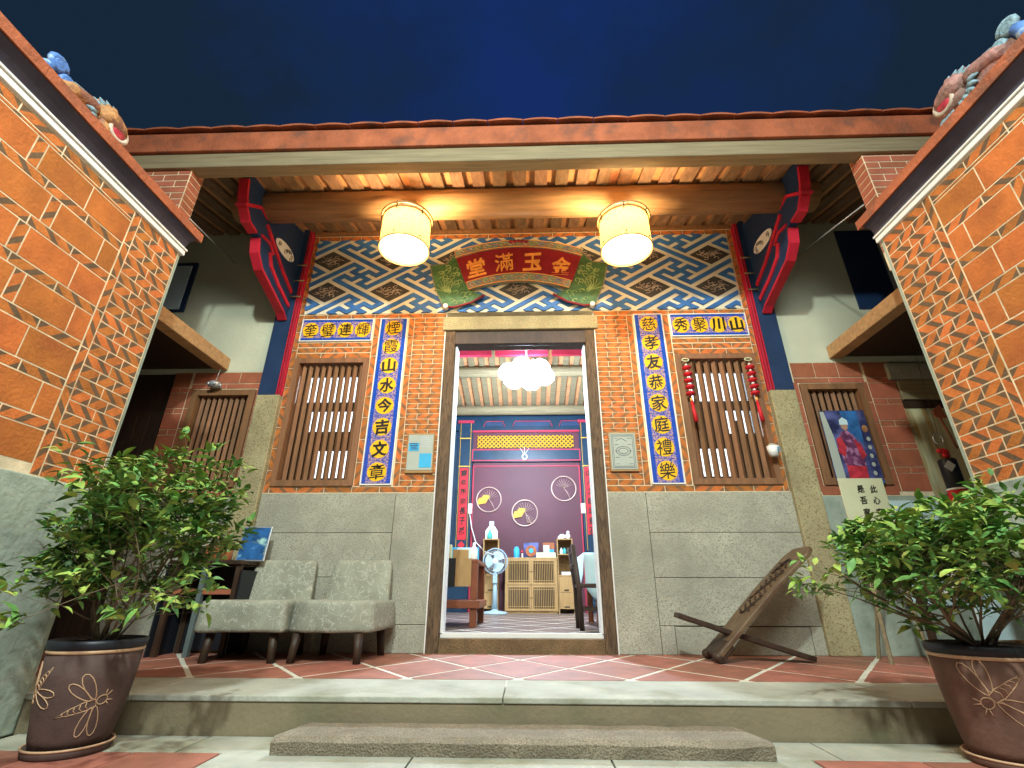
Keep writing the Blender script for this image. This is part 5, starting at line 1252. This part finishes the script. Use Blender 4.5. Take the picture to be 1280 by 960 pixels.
    MB().lathe([(0.046, 0), (0.052, 0.01), (0.052, 0.20), (0.046, 0.21)], (px_, py_, 1.0), 20).build('pouch_body', 'black', B)
    MB().lathe([(0.055, 0), (0.058, 0.015), (0.056, 0.10), (0.053, 0.105)], (px_, py_, 0.905), 20).build('wrap', 'couplet', B)
    for z in (0.905, 1.0): MB().lathe([(0.058, 0), (0.060, 0.004), (0.057, 0.012)], (px_, py_, z), 20, cap=False).build('white_edge', 'white', B)
    for k in range(5):
        a = R(-140 + 22 * k); MB().ball((px_ + 0.058 * math.cos(a), py_ + 0.058 * math.sin(a), 0.955 + 0.012 * (k % 2)), 0.011, 6).build('white_mark', 'white', B)
    MB().plate([(-0.03, 0), (0, 0.04), (0.03, 0), (0, -0.04)], -0.0535, -0.051).build('emblem', 'metal', B, T=Matrix.Translation((px_, py_, 1.155)) @ Matrix.Rotation(R(-35), 4, 'Z'))
    Rr = thing('red_pennant', 'red cloth pennant and stick by the raw pine door', 'pennant', (2.9, -0.32, 1.4))
    MB().plate([(2.868, 1.555), (2.93, 1.60), (2.95, 1.50), (2.90, 1.50), (2.872, 1.51)], -0.33, -0.322).build('cloth', 'redblock', Rr); MB().tube([(2.905, -0.325, 1.50), (2.945, -0.325, 1.28)], 0.007, 6).build('stick', 'redwood', Rr)
    MB().tube([(2.87, -0.30, 1.39), (2.93, -0.30, 2.10)], 0.002, 4).build('hanging_cord', 'wooddark', Rr)
signs()
b = MB(); 
T = thing('iron_bell', 'small dark iron hanging ornament at the end of the left corridor beam', 'ornament', (-2.56, -0.05, 1.95))
MB().lathe([(0.01, 0.03), (0.045, 0.02), (0.05, 0.0), (0.04, -0.02), (0.012, -0.03)], (-2.555, -0.06, 1.93), 10).build('body', 'metal', T); MB().tube([(-2.555, -0.06, 1.96), (-2.54, -0.06, 2.08)], 0.003, 4).build('chain', 'metal', T)
for k in range(6):
    a = k * math.pi / 3; MB().ball((-2.555 + 0.05 * math.cos(a), -0.06 + 0.05 * math.sin(a), 1.925), 0.012, 6).build('petal', 'metal', T)

# ------------------------------------------------------------------ fabric chairs
def soft(o, amp, sc_):
    for v in o.data.vertices:
        p = v.co; q = noise.noise_vector(Vector((p.x * sc_, p.y * sc_, p.z * sc_))); v.co = p + q * amp
def rbox(nx, ny, nz, c, h, rad, rnd_front=0.0):
    """rounded box with grid faces"""
    vs = []; idx = {}; fs = []
    def vert(i, j, k):
        key = (i, j, k)
        if key in idx: return idx[key]
        p = Vector(((i / nx * 2 - 1) * h[0], (j / ny * 2 - 1) * h[1], (k / nz * 2 - 1) * h[2]))
        inner = Vector([max(-(h[a] - rad), min(h[a] - rad, p[a])) for a in range(3)])
        d = p - inner
        if d.length > 1e-9: p = inner + d.normalized() * rad
        if rnd_front: p.y += rnd_front * (p.x / h[0]) ** 2 * (0.5 - 0.5 * p.y / h[1])
        idx[key] = len(vs); vs.append(p + Vector(c)); return idx[key]
    for i in range(nx):
        for j in range(ny):
            fs.append((vert(i, j, nz), vert(i + 1, j, nz), vert(i + 1, j + 1, nz), vert(i, j + 1, nz))); fs.append((vert(i, j, 0), vert(i, j + 1, 0), vert(i + 1, j + 1, 0), vert(i + 1, j, 0)))
    for i in range(nx):
        for k in range(nz):
            fs.append((vert(i, 0, k), vert(i + 1, 0, k), vert(i + 1, 0, k + 1), vert(i, 0, k + 1))); fs.append((vert(i, ny, k), vert(i, ny, k + 1), vert(i + 1, ny, k + 1), vert(i + 1, ny, k)))
    for j in range(ny):
        for k in range(nz):
            fs.append((vert(0, j, k), vert(0, j, k + 1), vert(0, j + 1, k + 1), vert(0, j + 1, k))); fs.append((vert(nx, j, k), vert(nx, j + 1, k), vert(nx, j + 1, k + 1), vert(nx, j, k + 1)))
    return vs, fs
def slipper(x, w, bw, label, rf, seed, rot=0):
    T = thing('slipper_chair', label, 'chair', (x, -0.33, 0), 0, 'low fabric chairs against the granite dado')
    TT = Matrix.Translation((x, -0.33, 0)) @ Matrix.Rotation(rot, 4, 'Z')
    vs, fs = rbox(18, 16, 8, (0, 0, 0.240), (w / 2, 0.27, 0.085), 0.018, rf)
    vs = [Vector((v.x * (1 + 0.04 * (0.235 - v.z) / 0.1), v.y, v.z - 0.012 * max(0, (0.1 - abs(v.x)) ) )) for v in vs]
    o = MB().add(vs, fs, 0, True).build('seat_cover', 'fabric', T, T=TT); soft(o, 0.0045, 6 + seed)
    vs, fs = rbox(14, 4, 10, (0, 0, 0.15), (bw / 2, 0.026, 0.155), 0.016)
    L = Matrix.Translation((0, 0.185, 0.275)) @ Matrix.Rotation(R(-14), 4, 'X')
    vs = [L @ Vector((v.x * (1.10 - 0.35 * (v.z - 0.0) * 0.9), v.y, v.z)) for v in vs]
    o = MB().add(vs, fs, 0, True).build('back_cover', 'fabric', T, T=TT); soft(o, 0.004, 6 + seed)
    for sx_ in (-1, 1):
        for sy in (-1, 1):
            x_ = sx_ * (w / 2 - 0.07); y_ = sy * 0.20
            MB().tube([(x_, y_, 0.15), (x_ + sx_ * 0.012, y_ + sy * 0.015, 0.0)], [0.028, 0.022], 6).build('leg', 'wooddark', T, T=TT)
slipper(-1.66, 0.50, 0.41, 'low grey brocade chair, the one beside the side table', 0.0, 1, R(3))
slipper(-1.145, 0.50, 0.40, 'low grey brocade chair with rounded seat, the one nearer the doorway', 0.09, 2.3, R(-2))

# ------------------------------------------------------------------ side table, picture, vases
def console():
    T = thing('side_table', 'dark side table with a red shelf left of the fabric chairs', 'table', (-2.08, -0.2, 0))
    bx('table_top', 'wooddark', T, -2.34, -0.33, 0.535, -1.86, -0.06, 0.56, bevel=0.003)
    for x, y in ((-2.32, -0.31), (-1.90, -0.31), (-2.32, -0.09), (-1.90, -0.09)): bx('leg', 'wooddark', T, x, y, 0, x + 0.03, y + 0.03, 0.534)
    bx('middle_leg', 'metal2', T, -2.12, -0.31, 0.0, -2.09, -0.28, 0.534)
    bx('red_shelf', 'redblock', T, -2.285, -0.30, 0.355, -1.905, -0.09, 0.385); bx('back_panel', 'black', T, -2.285, -0.085, 0.02, -1.905, -0.075, 0.53); bx('side_panel', 'black', T, -2.352, -0.32, 0.0, -2.341, -0.07, 0.533); bx('side_panel', 'black', T, -1.859, -0.31, 0.02, -1.850, -0.07, 0.50)  # left side panel: black sheet added for the darkness beside the table
    P = thing('sea_picture', 'framed blue underwater picture leaning behind the copper vases', 'picture', (-1.9, -0.12, 0.56))
    TT = Matrix.Translation((-1.90, -0.17, 0.562)) @ Matrix.Rotation(R(-8), 4, 'X')
    MB().box(-0.10, 0, 0, 0.10, 0.012, 0.235).build('frame', 'metal', P, bevel=0.003, T=TT); MB().box(-0.09, -0.003, 0.01, 0.09, -0.001, 0.225).build('print', 'seaprint', P, T=TT)
    for k, (x, h, lab) in enumerate(((-2.15, 0.10, 'squat copper-glazed vase, leftmost on the side table'), (-2.085, 0.115, 'dark copper-glazed vase in the middle of the side table'), (-2.015, 0.12, 'shiny copper-glazed vase beside the blue picture'))):
        o = MB().lathe([(0.022, 0), (0.028, 0.01), (0.030, h * 0.5), (0.026, h * 0.9), (0.029, h)], (x, -0.24, 0.561), 16).build('vase', 'copper'); setp(o, lab, 'vase', 'copper vases on the side table')
    Fl = thing('orange_flower', 'orange flower with yellow-green leaves standing in a copper vase', 'flower', (-2.05, -0.24, 0.66))
    b = MB()
    for k in range(7):
        a = k * 2 * math.pi / 7; b.add([(0, 0, 0), (0.02 * math.cos(a - .4), 0.02 * math.sin(a - .4), 0.015), (0.05 * math.cos(a), 0.05 * math.sin(a), 0.03), (0.02 * math.cos(a + .4), 0.02 * math.sin(a + .4), 0.015)], [(0, 1, 2, 3)])
    b.build('petals', 'orange', Fl, T=Matrix.Translation((-2.09, -0.25, 0.71)) @ Matrix.Rotation(R(50), 4, 'X'))
    b = MB()
    for k in range(6):
        a = k * 1.05; b.add([(0, 0, 0), (0.02 * math.cos(a - .5), 0.02 * math.sin(a - .5), 0.01), (0.06 * math.cos(a), 0.06 * math.sin(a), 0.02), (0.02 * math.cos(a + .5), 0.02 * math.sin(a + .5), 0.01)], [(0, 1, 2, 3)])
    b.build('leaves', 'leaf', Fl, T=Matrix.Translation((-2.03, -0.26, 0.70)) @ Matrix.Rotation(R(40), 4, 'X'))
    Fr = thing('wall_frame', 'small framed pale print on the dado behind the left shrub', 'picture', (-2.5, -0.02, 0.7)); bx('frame', 'wooddark', Fr, -2.57, -0.03, 0.70, -2.43, -0.013, 0.93); bx('print', 'boardcream', Fr, -2.558, -0.033, 0.712, -2.442, -0.0302, 0.918)
    # small table with stock at the far right
    Rt = thing('display_table', 'low table with pale cloth behind the right shrub', 'table', (2.5, -0.7, 0))
    bx('table_top', 'white', Rt, 2.25, -0.85, 0.36, 2.85, -0.45, 0.38, bevel=0.003); bx('cloth_front', 'cloth', Rt, 2.25, -0.862, 0.16, 2.85, -0.853, 0.378)
    for x, y in ((2.27, -0.84), (2.80, -0.84), (2.27, -0.48), (2.80, -0.48)): bx('leg', 'wooddark', Rt, x, y, 0, x + 0.03, y + 0.03, 0.36)
    rg = random.Random(11)
    for k in range(6):
        x = 2.28 + 0.095 * k; h = 0.06 + 0.09 * rg.random(); o = MB().box(x, -0.80, 0.381, x + 0.075, -0.72, 0.381 + h).build('product_box', ('white', 'cloth', 'paper', 'boardcream', 'white', 'orange')[k], bevel=0.003)
        setp(o, ('white box, leftmost on the low table behind the right shrub', 'pale blue box second from the left on the low display table', 'off-white box third from the left on the low display table', 'cream box fourth from the left on the low display table', 'white box next to the orange one on the low display table', 'orange box, rightmost on the low display table')[k], 'box')
    Ww = thing('wall_base_slab', 'bluish white base of the wall below the right corridor window', 'panel', (2.55, -0.03, 0)); bx('board', 'cloth', Ww, 2.50, -0.04, 0.30, 2.92, -0.014, 0.98)  # bluish white wall base, modelled as a separate slab over the dado
console()

# ------------------------------------------------------------------ crossed plank chair
def plank_chair():
    T = thing('plank_chair', 'low chair of two crossed dark carved planks leaning by the right dado', 'chair', (1.2, -0.4, 0), group=None)
    y0, y1 = -0.47, -0.20
    def plank(p, q, th, w0, w1, nm, m, bow=0.0, n=14, ya=y0, yb=y1):
        p, q = Vector(p), Vector(q); d = (q - p); nr = Vector((-d.y, d.x)).normalized(); vs = []
        for i in range(n + 1):
            t = i / n; c = p + d * t + nr * bow * math.sin(math.pi * t); w = (w0 + (w1 - w0) * t) / 2; ym = (ya + yb) / 2
            if t > 0.9 : w *= 1 - 0.35 * ((t - 0.9) / 0.1) ** 2
            jit = noise.noise(Vector((t * 6, w0 * 9, 1))) * 0.004
            for (o, yy) in ((0, ym - w), (0, ym + w), (th, ym + w), (th, ym - w)):
                vs.append((c.x + nr.x * (o + jit), yy, c.y + nr.y * (o + jit)))
        fs = [(4 * i + k, 4 * i + (k + 1) % 4, 4 * i + 4 + (k + 1) % 4, 4 * i + 4 + k) for i in range(n) for k in range(4)] + [(3, 2, 1, 0), (4 * n, 4 * n + 1, 4 * n + 2, 4 * n + 3)]
        return MB().add(vs, fs).build(nm, m, T, bevel=0.005)
    bp = plank((1.10, 0.03), (1.755, 0.62), 0.026, 0.24, 0.30, 'back_plank', 'carved', 0.01)
    plank((0.895, 0.235), (1.66, 0.005), 0.028, 0.11, 0.12, 'seat_plank', 'wooddark', -0.004)
    # slot collar / carved foot
    vs, fs = rbox(8, 8, 6, (0, 0, 0), (0.055, 0.115, 0.028), 0.008)
    TT = Matrix.Translation((1.125, -0.335, 0.062)) @ Matrix.Rotation(R(-42), 4, 'Y')
    MB().add(vs, fs, 0, True).build('carved_foot', 'wooddark', T, T=TT)
    for s in (-1, 1): MB().ball((1.085, -0.335 + s * 0.09, 0.033), (0.036, 0.034, 0.030), 10).build('toe', 'wooddark', T)
    # carved relief on the back plank's upper face
    cv = MB(); d = Vector((0.655, 0.59)).normalized(); nr = Vector((-d.y, d.x)); rg = random.Random(4)
    base = Vector((1.10, 0.03)) + nr * 0.037
    for k in range(13):
        t = 0.32 + 0.035 * k; pts = []
        for j in range(6):
            c = base + d * (t + 0.02 * math.sin(j * 1.3 + k)); pts.append((c.x, -0.335 + (-0.07 + 0.028 * j) * (0.8 + 0.3 * rg.random()), c.y))
        cv.tube(pts, 0.006, 5)
    cv.build('carved_relief', 'wooddark', bp)
M['carved'] = mat('carved_plank', (0.14, 0.09, 0.048), 0.45, 0.3, 6, 0.5, 40, stretch=(1, 5, 1), col2=(0.10, 0.055, 0.03), c2scale=7, c2lo=0.5, c2hi=0.62)
plank_chair()

# ------------------------------------------------------------------ potted shrubs
leaf_meshes = []
def leaf_geo(L, w, fold, curl):
    vs = []; n = 4
    for i in range(n + 1):
        t = i / n; ww = w * math.sin(math.pi * (0.06 + 0.94 * t) ** 0.85) if i < n else 0.0
        z = -curl * t * t * L
        vs += [(t * L, -ww / 2, z + fold * ww), (t * L, 0, z), (t * L, ww / 2, z + fold * ww)]
    fs = []
    for i in range(n): k = 3 * i; fs += [(k, k + 3, k + 4, k + 1), (k + 1, k + 4, k + 5, k + 2)]
    return vs, fs
def shrub(cx, cy, label, potlabel, potm, seed, env, lim, sprays):
    rg = random.Random(seed)
    P = thing('plant_pot', potlabel, 'pot', (cx, cy, GZ))
    prof = [(0.108, 0.024), (0.116, 0.05), (0.129, 0.13), (0.138, 0.22), (0.141, 0.30)]
    MB().lathe(prof, (cx, cy, GZ), 40).build('pot_body', potm, P)
    MB().lathe([(0.141, 0.30), (0.1445, 0.302), (0.1445, 0.309), (0.142, 0.311)], (cx, cy, GZ), 40, cap=False).build('tan_band', 'tan', P)
    MB().lathe([(0.142, 0.311), (0.147, 0.316), (0.149, 0.338), (0.142, 0.342), (0.132, 0.33)], (cx, cy, GZ), 40, cap=False).build('rim', 'black', P)
    MB().lathe([(0.118, 0.0), (0.122, 0.004), (0.126, 0.024), (0.121, 0.027), (0.106, 0.02)], (cx, cy, GZ), 40).build('saucer', potm, P)
    MB().tube([(cx + 0.125 * math.cos(t), cy + 0.125 * math.sin(t), GZ + 0.025) for t in [k * math.pi / 20 for k in range(40)]], 0.004, 5, closed=True).build('saucer_line', 'tan', P)
    MB().lathe([(0.001, 0.0), (0.134, 0.0)], (cx, cy, GZ + 0.322), 24, cap=False).build('soil', 'soil', P)
    # scratched dragonflies
    ca = math.atan2(-3.6 - cy, -cx)
    def sp(a, z):
        i = max(0, min(len(prof) - 2, next((k for k in range(len(prof) - 1) if z <= prof[k + 1][1]), len(prof) - 2)))
        (r0, z0), (r1, z1) = prof[i], prof[i + 1]; r = r0 + (r1 - r0) * (z - z0) / (z1 - z0) + 0.0008
        return (cx + r * math.cos(a), cy + r * math.sin(a), GZ + z)
    def dragonfly(a0, z0, tilt, scl, nm='scratched_dragonfly'):
        b = MB(); 
        def path(pts, closed=False):
            out = []
            for (u, v) in pts:
                u2 = u * math.cos(tilt) - v * math.sin(tilt); v2 = u * math.sin(tilt) + v * math.cos(tilt); out.append(sp(a0 + u2 * scl / 0.130, z0 + v2 * scl))
            b.tube(out, 0.0017, 4, closed=closed, up=(math.cos(a0), math.sin(a0), 0.1))
        # body along +u
        path([(0.02, 0.012), (0.05, 0.016), (0.10, 0.010), (0.145, 0.0), (0.10, -0.010), (0.05, -0.016), (0.02, -0.012)], True)
        for k in range(5): u = 0.045 + 0.018 * k; path([(u, 0.013 - 0.0015 * k), (u + 0.006, 0), (u, -0.013 + 0.0015 * k)])
        path([(0.018 * math.cos(t), 0.016 * math.sin(t)) for t in [k * math.pi / 5 for k in range(10)]], True)
        for sgn in (1, -1):
            path([(-0.016, 0.008 * sgn), (-0.035, 0.018 * sgn)]); path([(-0.012, 0.012 * sgn), (-0.02, 0.03 * sgn)])
            for base, ang, ln, wd in ((0.022, 80, 0.105, 0.019), (0.034, 58, 0.10, 0.017)):
                pts = []
                for k in range(12):
                    t = 2 * math.pi * k / 12; q = ln / 2 * (1 - math.cos(t)); r_ = wd * math.sin(t) * (0.6 + 0.5 * q / ln)
                    A = R(ang * sgn); pts.append((base + q * math.cos(A) - r_ * math.sin(A), 0.012 * sgn + q * math.sin(A) + r_ * math.cos(A)))
                path(pts, True)
        b.build(nm, 'tan', P)
    for (da, z0, tl, sc_) in sprays: dragonfly(ca + R(da), z0, R(tl), sc_)
    # shrub itself
    T = thing('potted_shrub', label, 'shrub', (cx, cy, GZ + 0.335))
    base = Vector((cx, cy, GZ + 0.335)); C0, Rd = Vector(env[0]), Vector(env[1])
    tips = []
    st = MB()
    def inside(p): return lim(p)
    nst = 13
    def grow(p, d, L, r, depth):
        pts = [p.copy()]; rs = [r]; n = 5
        for i in range(n):
            d = (d + Vector((rg.uniform(-.22, .22), rg.uniform(-.22, .22), rg.uniform(-.10, .16)))).normalized()
            q = p + d * L / n
            if not lim(q): break
            p = q; pts.append(p.copy()); rs.append(r * (1 - 0.55 * (i + 1) / n))
            if depth < 3 and i >= (0 if depth == 0 and rg.random() < 0.5 else 1):
                for _ in range(1 if depth else 2):
                    if rg.random() < (0.95 if depth < 2 else 0.55):
                        dd = (d * 0.55 + Vector((rg.uniform(-1, 1), rg.uniform(-1, 1), rg.uniform(-.25, .7))).normalized() * 0.8).normalized()
                        grow(p, dd, L * rg.uniform(0.42, 0.68), rs[-1] * 0.62, depth + 1)
            if (depth >= 1 and i >= 1) or (depth == 0 and i >= 1): tips.append((p.copy(), d.copy(), 0))
        if len(pts) > 1:
            st.tube(pts, rs, 5 if depth else 7)
            tips.append((pts[-1], d.copy(), 1))
    for k in range(nst):
        a = 2 * math.pi * k / nst + rg.uniform(-.3, .3); rr = rg.uniform(0.01, 0.07)
        p = base + Vector((rr * math.cos(a), rr * math.sin(a), 0))
        u = Vector((rg.uniform(-1, 1), rg.uniform(-1, 1), rg.uniform(-.3, 1))); tgt = C0 + Vector((u.x * Rd.x, u.y * Rd.y, u.z * Rd.z)) * 0.55
        sprd = (0.75, 0.35, 0.5)[k % 3]; tgt = C0 + Vector((math.cos(a) * Rd.x * sprd, math.sin(a) * Rd.y * sprd, rg.uniform(-0.30, 0.85) * Rd.z))
        d = (tgt - p); grow(p, d.normalized(), d.length * 1.0, rg.uniform(0.0035, 0.0075), 0)
    st.build('stems', 'bark', T)
    # leaves: whorls and sprays
    lv = []
    for (p, d, end) in tips:
        m = rg.randint(6, 9) if end else rg.randint(2, 3)
        for k in range(m):
            a = rg.random() * 2 * math.pi; up = Vector((rg.uniform(-1, 1), rg.uniform(-1, 1), rg.uniform(-.4, .6))).normalized()
            dr = (d * (0.7 if end else 0.25) + up * 0.9).normalized(); q = p + Vector((rg.uniform(-.02, .02), rg.uniform(-.02, .02), rg.uniform(-.02, .02)))
            L = rg.uniform(0.024, 0.062); e = q + dr * L
            if noise.noise(e * 7 + Vector((5, 5, 5))) < -0.22 or e.z < GZ + 0.345: continue
            lv.append((q, dr, L, rg.uniform(-40, 40)))
    rg.shuffle(lv); lv = lv[:4200]
    if not leaf_meshes:
        for (w, f, c) in ((0.42, 0.18, 0.25), (0.36, 0.10, 0.45), (0.48, 0.25, 0.15), (0.40, 0.05, 0.6)):
            vs, fs = leaf_geo(1.0, w, f, c); b = MB(); b.add(vs, fs, 0, True); leaf_meshes.append((vs, fs, b.mesh('leaf', 'leafpale' if c == 0.15 else 'leaf')))
    def lm(q, dr, L, tw_):
        x = dr; z = Vector((0, 0, 1)) - x * x.z
        if z.length < 0.1: z = Vector((1, 0, 0)) - x * x.x
        z.normalize(); y = z.cross(x); Mx = Matrix((x, y, z)).transposed().to_4x4()
        return Matrix.Translation(q) @ Mx @ Matrix.Rotation(R(tw_), 4, 'X') @ Matrix.Scale(L, 4)
    camv = Vector((0, -3.6, 0.36)); order = sorted(range(len(lv)), key=lambda i: (lv[i][0] - camv).length - lv[i][2] * 6)
    near = set(order[:280])
    for i in near: put('leaf', leaf_meshes[i % 4][2], T, lm(*lv[i]))
    fb = MB()
    for i, l in enumerate(lv):
        if i in near: continue
        vs, fs, _ = leaf_meshes[i % 4]; fb.add(vs, fs, 1 if (i % 5 == 0 or l[0].z > C0.z + 0.6 * Rd.z and i % 2) else 0, True, T=lm(*l))
    o = fb.build('foliage', ['leaf', 'leafpale'], T); o['kind'] = 'stuff'
    print('LEAVES', len(lv))
def lim_l(p):
    if p.x < -1.93 or p.z > 0.92 or p.z < GZ + 0.3: return False
    q = ((p.x + 1.50) / 0.50) ** 2 + ((p.y + 1.80) / 0.42) ** 2 + ((p.z - 0.53) / 0.35) ** 2
    return q < 1.05 + 1.5 * noise.noise(p * 4.2)
def lim_r(p):
    if p.x > 1.93 or p.z > min(0.50 + 0.45 * (p.x - 1.05), 0.75): return False
    q = ((p.x - 1.47) / 0.50) ** 2 + ((p.y + 1.72) / 0.42) ** 2 + ((p.z - 0.44) / 0.30) ** 2
    return q < 1.05 + 1.5 * noise.noise(p * 4.2 + Vector((3, 1, 7)))
shrub(-1.575, -1.65, 'leafy green shrub growing in the dark brown pot at the left', 'dark brown pot with scratched dragonflies at the left corner', 'potbrown', 5,
      ((-1.46, -1.78, 0.52), (0.52, 0.42, 0.34)), lim_l, [(24, 0.16, 200, 0.85), (-78, 0.18, 50, 0.75)])
shrub(1.545, -1.67, 'leafy green shrub growing in the reddish brown pot at the right', 'reddish brown pot with a scratched dragonfly at the right corner', 'potbrown2', 21,
      ((1.42, -1.74, 0.42), (0.52, 0.42, 0.30)), lim_r, [(-8, 0.18, 40, 0.95)])
